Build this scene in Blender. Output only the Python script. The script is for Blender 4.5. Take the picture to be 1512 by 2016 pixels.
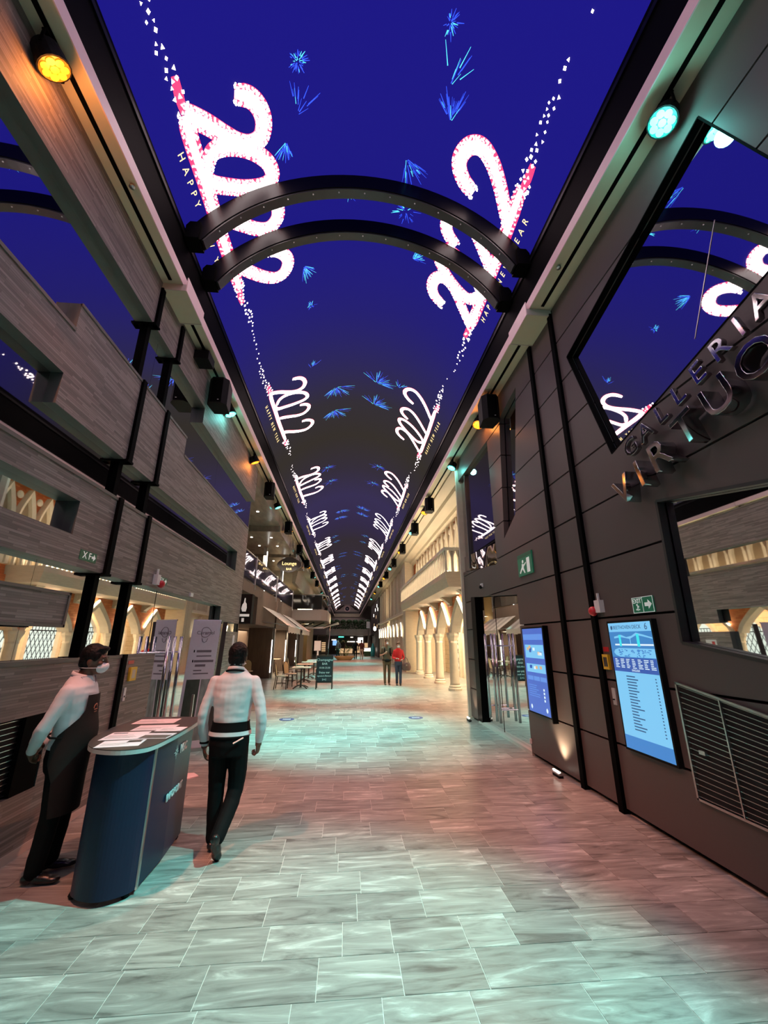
import bpy, bmesh, math, random
from mathutils import Vector, Matrix, noise
random.seed(7)
S = bpy.context.scene
for o in list(bpy.data.objects): bpy.data.objects.remove(o)
COL = S.collection
PI = math.pi
# ------------------------------------------------------------------ camera
CAM_H = 1.72
_f, _px, _py, _vx, _vy = 806.0, 756.0, 1008.0, 681.0, 1261.0
Yc = Vector((_vx-_px, -(_vy-_py), -_f)).normalized()
Zc = Vector((0, -Yc.z, Yc.y)).normalized()
Xc = Yc.cross(Zc)
ROT = Matrix((Xc, Yc, Zc))                       # camera axes -> world
cam = bpy.data.cameras.new('camera'); cam_o = bpy.data.objects.new('camera', cam)
COL.objects.link(cam_o)
cam.sensor_fit = 'HORIZONTAL'; cam.sensor_width = 36.0; cam.lens = _f/1512*36.0
cam.clip_start = 0.05; cam.clip_end = 300
cam_o.matrix_world = Matrix.Translation((0, 0, CAM_H)) @ ROT.to_4x4()
S.camera = cam_o
# ------------------------------------------------------------------ world, exposure
w = bpy.data.worlds.new('world'); S.world = w; w.use_nodes = True
w.node_tree.nodes['Background'].inputs[0].default_value = (0.03, 0.028, 0.03, 1)
w.node_tree.nodes['Background'].inputs[1].default_value = 0.3
vs = S.view_settings
vs.view_transform = 'Standard'; vs.look = 'None'; vs.gamma = 1; vs.use_curve_mapping = False
vs.exposure = 0.0
try:
    S.cycles.use_denoising = True
    S.cycles.use_adaptive_sampling = True; S.cycles.adaptive_threshold = 0.035
    S.cycles.max_bounces = 7; S.cycles.diffuse_bounces = 3; S.cycles.glossy_bounces = 5
    S.cycles.transmission_bounces = 4; S.cycles.sample_clamp_indirect = 4.0
    S.cycles.caustics_reflective = False; S.cycles.caustics_refractive = False
except Exception: pass
# hall lamps: the coloured stage lights' beams are built with their fixtures further down
TEAL = (0.22, 1.0, 0.92); AMBER = (1.0, 0.34, 0.20)
def lamp(name, kind, loc, energy, color, **k):
    l = bpy.data.lights.new(name, kind); l.energy = energy; l.color = color
    o = bpy.data.objects.new(name, l); o.location = loc; COL.objects.link(o)
    tgt = k.pop('target', None)
    for a, b in k.items(): setattr(l, a, b)
    if tgt is not None:
        o.rotation_euler = (Vector(tgt)-Vector(loc)).to_track_quat('-Z', 'Y').to_euler()
    return o
# ------------------------------------------------------------------ helpers
class MB:
    def __init__(s): s.v = []; s.f = []; s.m = []; s.mi = 0; s.sm = []; s.smooth = False
    def add(s, vs, fs):
        b = len(s.v); s.v += [tuple(p) for p in vs]
        for f in fs: s.f.append([b+i for i in f]); s.m.append(s.mi); s.sm.append(s.smooth)
        return s
    def box(s, a, b):
        x0, y0, z0 = [min(p, q) for p, q in zip(a, b)]; x1, y1, z1 = [max(p, q) for p, q in zip(a, b)]
        return s.add([(x0,y0,z0),(x1,y0,z0),(x1,y1,z0),(x0,y1,z0),(x0,y0,z1),(x1,y0,z1),(x1,y1,z1),(x0,y1,z1)],
                     [(0,3,2,1),(4,5,6,7),(0,1,5,4),(1,2,6,5),(2,3,7,6),(3,0,4,7)])
    def obox(s, c, ax, hs):        # oriented box: centre, three axes, half sizes
        c = Vector(c); A = [Vector(a)*h for a, h in zip(ax, hs)]
        P = []
        for k in (-1, 1):
            for (i, j) in ((-1,-1),(1,-1),(1,1),(-1,1)): P.append(c+A[0]*i+A[1]*j+A[2]*k)
        return s.add(P, [(0,3,2,1),(4,5,6,7),(0,1,5,4),(1,2,6,5),(2,3,7,6),(3,0,4,7)])
    def prism(s, poly, ext):       # polygon (3d points) extruded by vector
        n = len(poly); e = Vector(ext); P = [Vector(p) for p in poly]
        s.add(P+[p+e for p in P], [list(range(n))[::-1], list(range(n, 2*n))]+[(i,(i+1)%n,n+(i+1)%n,n+i) for i in range(n)])
        return s
    def quad(s, a, b, c, d): return s.add([a, b, c, d], [(0,1,2,3)])
    def tube(s, pts, r, n=8, cap=True, up=None):
        pts = [Vector(p) for p in pts]; m = len(pts)
        rs = r if isinstance(r, (list, tuple)) else [r]*m
        rings = []; prev = None
        for i, p in enumerate(pts):
            t = (pts[min(i+1, m-1)]-pts[max(i-1, 0)])
            if t.length < 1e-9: t = Vector((0,0,1))
            t.normalize()
            if prev is None:
                u = Vector(up) if up else (Vector((1,0,0)) if abs(t.x) < .8 else Vector((0,1,0)))
            else: u = prev
            u = (u - t*u.dot(t))
            if u.length < 1e-6: u = t.orthogonal()
            u.normalize(); prev = u; w = t.cross(u)
            rr = rs[i]; ra, rb = rr if isinstance(rr, (list, tuple)) else (rr, rr)
            rings.append([p+u*ra*math.cos(2*PI*k/n)+w*rb*math.sin(2*PI*k/n) for k in range(n)])
        V = [q for g in rings for q in g]; F = []
        for i in range(m-1):
            for k in range(n): F.append((i*n+k, i*n+(k+1)%n, (i+1)*n+(k+1)%n, (i+1)*n+k))
        if cap: F.append(list(range(n))[::-1]); F.append([(m-1)*n+k for k in range(n)])
        return s.add(V, F)
    def capsule(s, pts, rs, n=10):           # tube with rounded ends (for later remeshing)
        s.tube(pts, rs, n)
        for p, r in zip(pts, rs):
            rr = r if isinstance(r, (list, tuple)) else (r, r, r)
            s.ell(p, (rr[0], rr[1], max(rr[0], rr[1])) if len(rr) == 2 else rr, 10, 6) if not isinstance(r, (list, tuple)) else None
        return s
    def ell(s, c, r, n=16, m=10, rot=None):
        c = Vector(c); V = [Vector((0,0,r[2]))]; F = []
        for j in range(1, m):
            a = PI*j/m
            for k in range(n):
                b = 2*PI*k/n; V.append(Vector((r[0]*math.sin(a)*math.cos(b), r[1]*math.sin(a)*math.sin(b), r[2]*math.cos(a))))
        V.append(Vector((0,0,-r[2])))
        if rot is not None: V = [rot @ p for p in V]
        V = [p+c for p in V]
        for k in range(n): F.append((0, 1+k, 1+(k+1)%n))
        for j in range(m-2):
            for k in range(n): F.append((1+j*n+k, 1+(j+1)*n+k, 1+(j+1)*n+(k+1)%n, 1+j*n+(k+1)%n))
        L = len(V)-1
        for k in range(n): F.append((L, 1+(m-2)*n+(k+1)%n, 1+(m-2)*n+k))
        return s.add(V, F)
    def lathe(s, prof, c, n=20, axis='z'):
        c = Vector(c); V = []; F = []; m = len(prof)
        for r, z in prof:
            for k in range(n):
                a = 2*PI*k/n; V.append(c+Vector((r*math.cos(a), r*math.sin(a), z)))
        for i in range(m-1):
            for k in range(n): F.append((i*n+k, i*n+(k+1)%n, (i+1)*n+(k+1)%n, (i+1)*n+k))
        F.append(list(range(n))[::-1]); F.append([(m-1)*n+k for k in range(n)])
        return s.add(V, F)
    def loft(s, rings):
        n = len(rings[0]); V = [Vector(p) for g in rings for p in g]; F = []
        for i in range(len(rings)-1):
            for k in range(n): F.append((i*n+k, i*n+(k+1)%n, (i+1)*n+(k+1)%n, (i+1)*n+k))
        F.append(list(range(n))[::-1]); F.append([(len(rings)-1)*n+k for k in range(n)])
        return s.add(V, F)
    def mesh(s, name, mats, origin=(0,0,0), smooth=None, fix=True):
        o = Vector(origin)
        me = bpy.data.meshes.new(name)
        me.from_pydata([tuple(Vector(p)-o) for p in s.v], [], s.f)
        for m in (mats if isinstance(mats, (list, tuple)) else [mats]):
            if m: me.materials.append(m)
        me.polygons.foreach_set('material_index', s.m)
        me.polygons.foreach_set('use_smooth', [bool(smooth)]*len(s.f) if smooth is not None else s.sm)
        if fix and len(s.f) < 60000:
            bm = bmesh.new(); bm.from_mesh(me); bmesh.ops.recalc_face_normals(bm, faces=bm.faces); bm.to_mesh(me); bm.free()
        me.update()
        return me
    def build(s, name, mats, parent=None, origin=None, smooth=None, fix=True):
        if origin is None: origin = parent_origin(parent) if parent else (0,0,0)
        return link(name, s.mesh(name, mats, origin, smooth, fix), parent, origin if parent is None else None)
def parent_origin(p):
    o = Vector((0,0,0))
    while p is not None: o += Vector(p.location); p = p.parent
    return o
def link(name, me, parent=None, loc=None):
    o = bpy.data.objects.new(name, me); COL.objects.link(o)
    if parent is not None: o.parent = parent
    if loc is not None: o.location = loc
    return o
def tag(o, label=None, cat=None, group=None, kind=None):
    if label: o['label'] = label
    if cat: o['category'] = cat
    if group: o['group'] = group
    if kind: o['kind'] = kind
    return o
def thing(name, label, cat, loc=(0,0,0), rz=0, group=None):
    o = bpy.data.objects.new(name, None); COL.objects.link(o); o.empty_display_size = 0.1
    o.location = loc; o.rotation_euler = (0, 0, rz)
    return tag(o, label, cat, group)
def struct(name, loc=(0,0,0)):
    o = bpy.data.objects.new(name, None); COL.objects.link(o); o.location = loc
    o['kind'] = 'structure'; return o
def copy_tree(o, parent=None):
    c = o.copy(); COL.objects.link(c)
    if parent is not None: c.parent = parent
    for ch in [x for x in list(o.children)]: copy_tree(ch, c)
    return c
def text_mesh(body, size, ext=0.0, align='CENTER', bevel=0.0, spacing=1.0):
    cu = bpy.data.curves.new('txt', 'FONT'); cu.body = body; cu.size = size; cu.extrude = ext
    cu.align_x = align; cu.align_y = 'CENTER'; cu.bevel_depth = bevel; cu.resolution_u = 3; cu.space_character = spacing
    o = bpy.data.objects.new('txt', cu); COL.objects.link(o)
    dg = bpy.context.evaluated_depsgraph_get(); dg.update()
    me = bpy.data.meshes.new_from_object(o.evaluated_get(dg))
    bpy.data.objects.remove(o); bpy.data.curves.remove(cu)
    return me
def text_at(name, body, size, m, centre, right, up, parent=None, ext=0.004, align='CENTER', bold=0.0, spacing=1.0):
    me = text_mesh(body, size, ext, align, bold, spacing)
    r = Vector(right).normalized(); u = Vector(up).normalized(); n = r.cross(u)
    M = Matrix((r, u, n)).transposed(); po = parent_origin(parent) if parent else Vector(centre)
    c = Vector(centre)
    for v in me.vertices: v.co = M @ v.co + c - po
    me.materials.clear(); me.materials.append(m); me.name = name; me.update()
    return link(name, me, parent, None if parent else po)
def remesh(mb, voxel, smooth_iter=4, noise_amp=0.0, noise_scale=8.0, cut=None):
    me = mb.mesh('tmp', [], fix=True)
    o = bpy.data.objects.new('tmp', me); COL.objects.link(o)
    r = o.modifiers.new('r', 'REMESH'); r.mode = 'VOXEL'; r.voxel_size = voxel; r.use_smooth_shade = True
    if smooth_iter:
        s = o.modifiers.new('s', 'SMOOTH'); s.factor = 0.5; s.iterations = smooth_iter
    dg = bpy.context.evaluated_depsgraph_get(); dg.update()
    out = bpy.data.meshes.new_from_object(o.evaluated_get(dg))
    bpy.data.objects.remove(o); bpy.data.meshes.remove(me)
    if noise_amp:
        out.update()
        nn = [v.normal.copy() for v in out.vertices]
        for v, n in zip(out.vertices, nn):
            p = v.co*noise_scale
            v.co += n*noise_amp*(noise.noise(p)+0.6*noise.noise(Vector((p.x*1.3, p.y*1.3, p.z*3.2))))
    if cut:
        bm = bmesh.new(); bm.from_mesh(out)
        bmesh.ops.delete(bm, geom=[f for f in bm.faces if cut(f.calc_center_median())], context='FACES')
        bm.to_mesh(out); bm.free()
    for p in out.polygons: p.use_smooth = True
    out.update(); return out
# ------------------------------------------------------------------ materials
MATS = {}
def nodes_mat(name):
    m = bpy.data.materials.new(name); m.use_nodes = True; MATS[name] = m
    nt = m.node_tree; b = nt.nodes['Principled BSDF']; return m, nt, b
def c4(c): return (c[0], c[1], c[2], 1.0)
def mat(name, col, rough=0.5, metal=0.0, var=0.12, scale=6.0, bump=0.0, stretch=(1,1,1), spec=0.5, coat=0.0, bscale=None):
    m, nt, b = nodes_mat(name)
    g = nt.nodes.new('ShaderNodeNewGeometry'); mp = nt.nodes.new('ShaderNodeMapping'); mp.inputs['Scale'].default_value = stretch
    n = nt.nodes.new('ShaderNodeTexNoise'); n.inputs['Scale'].default_value = scale; n.inputs['Detail'].default_value = 3
    mix = nt.nodes.new('ShaderNodeMix'); mix.data_type = 'RGBA'
    mix.inputs[6].default_value = c4([max(0, x*(1-var)) for x in col]); mix.inputs[7].default_value = c4([min(1, x*(1+var)) for x in col])
    L = nt.links
    L.new(g.outputs['Position'], mp.inputs[0]); L.new(mp.outputs[0], n.inputs['Vector'])
    L.new(n.outputs['Fac'], mix.inputs[0]); L.new(mix.outputs[2], b.inputs['Base Color'])
    b.inputs['Roughness'].default_value = rough; b.inputs['Metallic'].default_value = metal
    b.inputs['Specular IOR Level'].default_value = spec; b.inputs['Coat Weight'].default_value = coat
    if bump:
        bp = nt.nodes.new('ShaderNodeBump'); bp.inputs['Strength'].default_value = bump; bp.inputs['Distance'].default_value = 0.01
        n2 = n
        if bscale:
            n2 = nt.nodes.new('ShaderNodeTexNoise'); n2.inputs['Scale'].default_value = bscale; n2.inputs['Detail'].default_value = 2
            L.new(mp.outputs[0], n2.inputs['Vector'])
        L.new(n2.outputs['Fac'], bp.inputs['Height']); L.new(bp.outputs[0], b.inputs['Normal'])
    return m
def emis(name, col, strength, base=(0.02,0.02,0.02)):
    m, nt, b = nodes_mat(name)
    b.inputs['Base Color'].default_value = c4(base); b.inputs['Roughness'].default_value = 0.4
    b.inputs['Emission Color'].default_value = c4(col); b.inputs['Emission Strength'].default_value = strength
    return m
def strip_wood(name, dark, light, bw, rh, axes='yz', rough=0.6, bump=0.35, grain=True):
    m, nt, b = nodes_mat(name); L = nt.links
    g = nt.nodes.new('ShaderNodeNewGeometry'); sp = nt.nodes.new('ShaderNodeSeparateXYZ'); cb = nt.nodes.new('ShaderNodeCombineXYZ')
    L.new(g.outputs['Position'], sp.inputs[0])
    for i, a in enumerate(axes): L.new(sp.outputs['xyz'.index(a)], cb.inputs[i])
    br = nt.nodes.new('ShaderNodeTexBrick'); br.offset = 0.37; br.squash = 1.7; br.squash_frequency = 3; br.offset_frequency = 2
    L.new(cb.outputs[0], br.inputs['Vector'])
    br.inputs['Color1'].default_value = c4(dark); br.inputs['Color2'].default_value = c4(light)
    br.inputs['Mortar'].default_value = c4([x*0.8 for x in dark]); br.inputs['Scale'].default_value = 1.0
    br.inputs['Mortar Size'].default_value = rh*0.06; br.inputs['Brick Width'].default_value = bw; br.inputs['Row Height'].default_value = rh
    mp = nt.nodes.new('ShaderNodeMapping'); mp.inputs['Scale'].default_value = (4, 90, 1)
    L.new(cb.outputs[0], mp.inputs[0])
    n = nt.nodes.new('ShaderNodeTexNoise'); n.inputs['Scale'].default_value = 1.0; n.inputs['Detail'].default_value = 4; n.inputs['Distortion'].default_value = 0.6
    L.new(mp.outputs[0], n.inputs['Vector'])
    cr = nt.nodes.new('ShaderNodeMapRange'); cr.inputs[3].default_value = 0.68; cr.inputs[4].default_value = 1.32
    L.new(n.outputs['Fac'], cr.inputs[0])
    mu = nt.nodes.new('ShaderNodeMix'); mu.data_type = 'RGBA'; mu.blend_type = 'MULTIPLY'; mu.inputs[0].default_value = 1
    L.new(br.outputs['Color'], mu.inputs[6]); L.new(cr.outputs[0], mu.inputs[7]); L.new(mu.outputs[2], b.inputs['Base Color'])
    bp = nt.nodes.new('ShaderNodeBump'); bp.inputs['Strength'].default_value = bump; bp.inputs['Distance'].default_value = 0.006
    L.new(mu.outputs[2], bp.inputs['Height']); L.new(bp.outputs[0], b.inputs['Normal'])
    b.inputs['Roughness'].default_value = rough
    return m
M = {}
M['wood'] = strip_wood('ash_strip_wood', (0.150,0.120,0.112), (0.305,0.252,0.235), 0.34, 0.022, bump=0.3)
M['wood_edge'] = mat('grey_wood_edge', (0.15,0.13,0.115), 0.55, stretch=(2,2,20))
M['wood_far'] = mat('brown_vertical_veneer', (0.15,0.10,0.078), 0.5, scale=3, stretch=(8,8,0.6), var=0.45)
M['reveal'] = mat('grey_green_reveal', (0.10,0.105,0.095), 0.5)
M['brown'] = mat('dark_brown_panel', (0.112,0.086,0.080), 0.45, var=0.06, scale=90, spec=0.35)
M['groove'] = mat('black_groove', (0.008,0.006,0.006), 0.8)
M['black'] = mat('black_metal', (0.0018,0.0018,0.0018), 0.7, spec=0.04)
M['blackgloss'] = mat('black_gloss', (0.003,0.003,0.003), 0.4, spec=0.10)
M['rubber'] = mat('black_plastic', (0.006,0.006,0.006), 0.65, bump=0.1, scale=60, spec=0.15)
M['mirror'] = mat('mirror_glass', (0.86,0.88,0.87), 0.015, metal=1.0, var=0.01)
M['mirror_tint'] = mat('tinted_mirror_glass', (0.55,0.54,0.53), 0.02, metal=1.0, var=0.02)
M['chrome'] = mat('chrome', (0.50,0.50,0.50), 0.16, metal=1.0, var=0.05)
M['steel'] = mat('brushed_steel', (0.55,0.54,0.53), 0.28, metal=1.0)
M['cream'] = mat('cream_paint', (0.62,0.55,0.40), 0.6, var=0.05)
M['pink'] = mat('pink_lit_fascia', (0.88,0.64,0.64), 0.5, var=0.03)  # white fascia with the pink screen light mixed into its colour
M['ledge'] = mat('ledge_paint', (0.55,0.46,0.42), 0.55, var=0.05)
M['stone'] = mat('beige_stone', (0.60,0.50,0.37), 0.6, scale=4, var=0.16, stretch=(1,1,6))
M['stone2'] = mat('pale_stone', (0.72,0.63,0.50), 0.6, scale=7, var=0.12)
M['travertine'] = mat('travertine_cove', (0.46,0.39,0.29), 0.55, scale=2.5, stretch=(1,0.3,9), var=0.25)
M['marble'] = mat('veined_brown_marble', (0.27,0.22,0.18), 0.22, scale=2.2, stretch=(2.5,0.8,1), var=0.5)
M['white'] = mat('white_plastic', (0.80,0.80,0.80), 0.4, var=0.03)
M['red'] = mat('red_plastic', (0.55,0.02,0.03), 0.3)
M['yellow'] = mat('yellow_box', (0.75,0.50,0.03), 0.4)
M['green'] = mat('exit_green', (0.01,0.14,0.07), 0.4)
M['signwhite'] = emis('photoluminescent_white', (0.85,0.95,0.9), 0.25, (0.8,0.85,0.8))
M['signgreen'] = emis('exit_sign_green', (0.02,0.30,0.15), 0.10, (0.01,0.16,0.08))
M['paper'] = mat('printed_paper', (0.76,0.72,0.78), 0.6, var=0.05, scale=30)
M['navy'] = mat('navy_laminate', (0.006,0.012,0.036), 0.4, var=0.05, spec=0.3)
M['greytop'] = mat('grey_laminate_edge', (0.45,0.46,0.46), 0.4)
M['brownlam'] = mat('dark_brown_laminate', (0.06,0.045,0.04), 0.35)
M['glass'] = None
m, nt, b = nodes_mat('clear_glass'); b.inputs['Base Color'].default_value = (0.9,0.95,0.95,1)
b.inputs['Transmission Weight'].default_value = 1.0; b.inputs['Roughness'].default_value = 0.02; b.inputs['IOR'].default_value = 1.35; M['glass'] = m
M['brick'] = strip_wood('orange_brick', (0.55,0.14,0.04), (0.74,0.24,0.08), 0.24, 0.075, 'yz', 0.8, 0.5)
# ================================================================== FLOOR
def tile_material():
    m, nt, b = nodes_mat('striated_stone_tile'); L = nt.links
    g = nt.nodes.new('ShaderNodeNewGeometry'); oi = nt.nodes.new('ShaderNodeObjectInfo')
    ad = nt.nodes.new('ShaderNodeMath'); ad.operation = 'ADD'; L.new(oi.outputs['Random'], ad.inputs[0]); L.new(g.outputs['Random Per Island'], ad.inputs[1])
    fr = nt.nodes.new('ShaderNodeMath'); fr.operation = 'FRACT'; L.new(ad.outputs[0], fr.inputs[0])
    ml = nt.nodes.new('ShaderNodeMath'); ml.operation = 'MULTIPLY'; ml.inputs[1].default_value = 43.0; L.new(fr.outputs[0], ml.inputs[0])
    cb = nt.nodes.new('ShaderNodeCombineXYZ'); L.new(ml.outputs[0], cb.inputs[0]); L.new(ml.outputs[0], cb.inputs[1])
    va = nt.nodes.new('ShaderNodeVectorMath'); va.operation = 'ADD'; L.new(g.outputs['Position'], va.inputs[0]); L.new(cb.outputs[0], va.inputs[1])
    mp = nt.nodes.new('ShaderNodeMapping'); mp.inputs['Scale'].default_value = (1.0, 6.0, 1.0); L.new(va.outputs[0], mp.inputs[0])
    n = nt.nodes.new('ShaderNodeTexNoise'); n.inputs['Scale'].default_value = 1.6; n.inputs['Detail'].default_value = 6; n.inputs['Roughness'].default_value = 0.62; n.inputs['Distortion'].default_value = 1.6
    L.new(mp.outputs[0], n.inputs['Vector'])
    cr = nt.nodes.new('ShaderNodeValToRGB'); e = cr.color_ramp.elements
    e[0].position = 0.30; e[0].color = (0.115,0.105,0.095,1); e[1].position = 0.72; e[1].color = (0.60,0.585,0.55,1)
    x = e.new(0.44); x.color = (0.25,0.235,0.215,1); x = e.new(0.57); x.color = (0.33,0.315,0.29,1)
    L.new(n.outputs['Fac'], cr.inputs[0])
    mr = nt.nodes.new('ShaderNodeMapRange'); mr.inputs[3].default_value = 0.78; mr.inputs[4].default_value = 1.18; L.new(fr.outputs[0], mr.inputs[0])
    mu = nt.nodes.new('ShaderNodeMix'); mu.data_type = 'RGBA'; mu.blend_type = 'MULTIPLY'; mu.inputs[0].default_value = 1
    L.new(cr.outputs[0], mu.inputs[6]); L.new(mr.outputs[0], mu.inputs[7]); L.new(mu.outputs[2], b.inputs['Base Color'])
    b.inputs['Roughness'].default_value = 0.34; b.inputs['Specular IOR Level'].default_value = 0.45
    return m
M['tile'] = tile_material()
M['grout'] = mat('pale_grout', (0.62,0.60,0.57), 0.7, scale=40)
M['tile_far'] = strip_wood('distant_floor_tiling', (0.22,0.20,0.185), (0.35,0.33,0.30), 0.45, 0.30, 'xy', 0.34, 0.05)
floor = struct('floor')
MB().box((-8,-6,-0.12), (8,20.5,-0.003)).build('floor_base', M['grout'], floor)
MB().box((-8,20.5,-0.12), (8,95,0.0)).build('far_floor', M['tile_far'], floor)
rng = random.Random(3)
tile_meshes = {}
def tile_mesh(Lx):
    if Lx not in tile_meshes:
        g = 0.0018; t = 0.003; bv = 0.0008
        mb = MB(); x1 = Lx-g; y1 = 0.30-g
        mb.add([(g,g,-t),(x1,g,-t),(x1,y1,-t),(g,y1,-t),(g+bv,g+bv,0),(x1-bv,g+bv,0),(x1-bv,y1-bv,0),(g+bv,y1-bv,0)],
               [(4,5,6,7),(0,1,5,4),(1,2,6,5),(2,3,7,6),(3,0,4,7)])
        tile_meshes[Lx] = mb.mesh('floor_tile', M['tile'])
    return tile_meshes[Lx]
stuff = MB(); count = 0
row = 0; y = 1.5
while y < 20.4:
    x = -2.72 - rng.random()*0.4 if y < 11 else -6.2-rng.random()*.4
    xe = 2.96 if y < 11 else 6.2
    while x < xe:
        Lx = rng.choice((0.30,0.45,0.45,0.45,0.60))
        near = y > 2.05 and y < 8.2 and count < 300 and x > -2.75 and abs(x) < 0.95*y+0.3
        if near:
            o = link('floor_tile', tile_mesh(Lx), floor, (x, y, 0)); count += 1
        else:
            g = 0.0025; stuff.add([(x+g,y+g,0),(x+Lx-g,y+g,0),(x+Lx-g,y+0.3-g,0),(x+g,y+0.3-g,0)], [(0,1,2,3)])
        x += Lx
    y += 0.30
so = stuff.build('outer_floor_tiles', M['tile'], floor, fix=False); so['kind'] = 'stuff'
# ================================================================== CEILING: LED vault
VX, VHW, VZ, VR = 0.11, 2.62, 7.42, 1.50
VRAD = (VHW*VHW+VR*VR)/(2*VR); VZC = VZ+VR-VRAD; VA = math.asin(VHW/VRAD); VS = 2*VA*VRAD
def vault(y, s, off=0.0):
    a = s/VRAD-VA; r = VRAD-off
    return (VX+r*math.sin(a), y, VZC+r*math.cos(a))
YEND = 87.4
def screen_material():
    m, nt, b = nodes_mat('led_screen_angle_tint'); L = nt.links
    g = nt.nodes.new('ShaderNodeNewGeometry'); sp = nt.nodes.new('ShaderNodeSeparateXYZ'); L.new(g.outputs['Position'], sp.inputs[0])
    mr = nt.nodes.new('ShaderNodeMapRange'); mr.inputs[1].default_value = 0; mr.inputs[2].default_value = 60; L.new(sp.outputs['Y'], mr.inputs[0])
    cr = nt.nodes.new('ShaderNodeValToRGB'); e = cr.color_ramp.elements  # colour shift of LEDs seen at a slant, painted in along the hall
    stops = [(0,(0.011,0.008,0.25)),(5.5,(0.013,0.010,0.22)),(7.5,(0.018,0.014,0.17)),(9.5,(0.026,0.021,0.10)),(11.3,(0.034,0.028,0.036)),(13.5,(0.036,0.029,0.023)),
             (16.5,(0.034,0.026,0.042)),(20,(0.038,0.028,0.085)),(25,(0.034,0.024,0.065)),(30,(0.034,0.025,0.032)),(38,(0.034,0.025,0.040)),(60,(0.040,0.028,0.030))]
    while len(e) > 1: e.remove(e[-1])
    e[0].position = 0; e[0].color = c4(stops[0][1])
    for p, c in stops[1:]: k = e.new(p/60); k.color = c4(c)
    L.new(mr.outputs[0], cr.inputs[0]); L.new(cr.outputs[0], b.inputs['Emission Color'])
    b.inputs['Emission Strength'].default_value = 1.0; b.inputs['Base Color'].default_value = (0.004,0.004,0.006,1); b.inputs['Roughness'].default_value = 0.8; b.inputs['Specular IOR Level'].default_value = 0.0
    return m
M['screen'] = screen_material()
M['ledwhite'] = emis('led_white', (1.0,0.80,0.80), 11.0)
M['ledred'] = emis('led_red', (1.0,0.02,0.08), 3.0)
M['ledgold'] = emis('led_gold', (1.0,0.72,0.30), 2.2)
M['ledblue'] = emis('led_blue', (0.03,0.09,1.0), 1.3)
M['ledcyan'] = emis('led_cyan', (0.10,0.75,1.0), 1.4)
ceiling = struct('ceiling')
mb = MB(); mb.smooth = True
NS = 40; ys = [-6,-2,1,4,7,10,14,18,24,30,40,50,60,70,80,YEND]
V = [vault(y, VS*k/NS) for y in ys for k in range(NS+1)]; W = NS+1
mb.add(V, [(j*W+k, j*W+k+1, (j+1)*W+k+1, (j+1)*W+k) for j in range(len(ys)-1) for k in range(NS)])
mb.build('led_screen', M['screen'], ceiling, fix=False)
mb = MB(); V = [vault(y, VS*k/NS, -0.12) for y in (-6, YEND) for k in range(NS+1)]
mb.add(V, [(k, k+1, W+k+1, W+k) for k in range(NS)]); mb.box((-9,-6,9.2), (9,YEND,9.3))
mb.build('ceiling_back', M['black'], ceiling, fix=False)
# --- picture content: script numerals, greeting, sparks (all on the curved screen)
def spline(P, k=7):
    P = [Vector((a, b)) for a, b in P]; out = []
    for i in range(len(P)-1):
        p0 = P[max(i-1, 0)]; p1 = P[i]; p2 = P[i+1]; p3 = P[min(i+2, len(P)-1)]
        for j in range(k):
            t = j/k
            out.append(0.5*((2*p1)+(p2-p0)*t+(2*p0-5*p1+4*p2-p3)*t*t+(3*p1-p0-3*p2+p3)*t*t*t))
    out.append(P[-1]); return out
STROKES = [
    ([(-0.03,1.33),(0.05,1.53),(0.19,1.64),(0.36,1.66),(0.51,1.58),(0.55,1.42),(0.49,1.25),(0.36,1.08),(0.18,0.88),(0.04,0.70),(-0.02,0.60)], 0.20),
    ([(0.62,0.68),(0.47,0.84),(0.50,1.12),(0.64,1.42),(0.84,1.63),(1.04,1.66),(1.12,1.50),(1.07,1.20),(0.94,0.90),(0.80,0.68),(0.62,0.62)], 0.19),
    ([(1.28,1.40),(1.38,1.58),(1.53,1.67),(1.70,1.62),(1.80,1.45),(1.74,1.24),(1.58,1.02),(1.42,0.82),(1.28,0.64)], 0.19),
    ([(2.20,1.36),(2.27,1.54),(2.42,1.68),(2.58,1.70),(2.74,1.60),(2.79,1.42),(2.68,1.20),(2.48,0.98),(2.28,0.80),(2.10,0.64)], 0.20),
    ([(-0.02,0.60),(0.25,0.58),(0.9,0.59),(1.4,0.59),(2.0,0.61),(2.62,0.63)], 0.20)]
def side_map(side, v, u, off):
    return vault(3.57+v, u, off) if side == 0 else vault(6.66-v, VS-u, off)
def ribbon(mb, pts, width, side, off, taper=True):
    n = len(pts); A = []
    for i, p in enumerate(pts):
        t = pts[min(i+1, n-1)]-pts[max(i-1, 0)]; t.normalize(); nn = Vector((-t.y, t.x))
        w = width/2
        if taper: w *= 0.72+0.28*min(1.0, min(i, n-1-i)/4.0)
        A.append((p+nn*w, p-nn*w))
    V = [side_map(side, q.x, q.y, off) for a in A for q in a]
    mb.add(V, [(2*i, 2*i+1, 2*i+3, 2*i+2) for i in range(n-1)])
def dot(mb, v, u, r, side, off, n=6, ph=0.0):
    mb.add([side_map(side, v+r*math.cos(2*PI*k/n+ph), u+r*math.sin(2*PI*k/n+ph), off) for k in range(n)], [list(range(n))])
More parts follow.
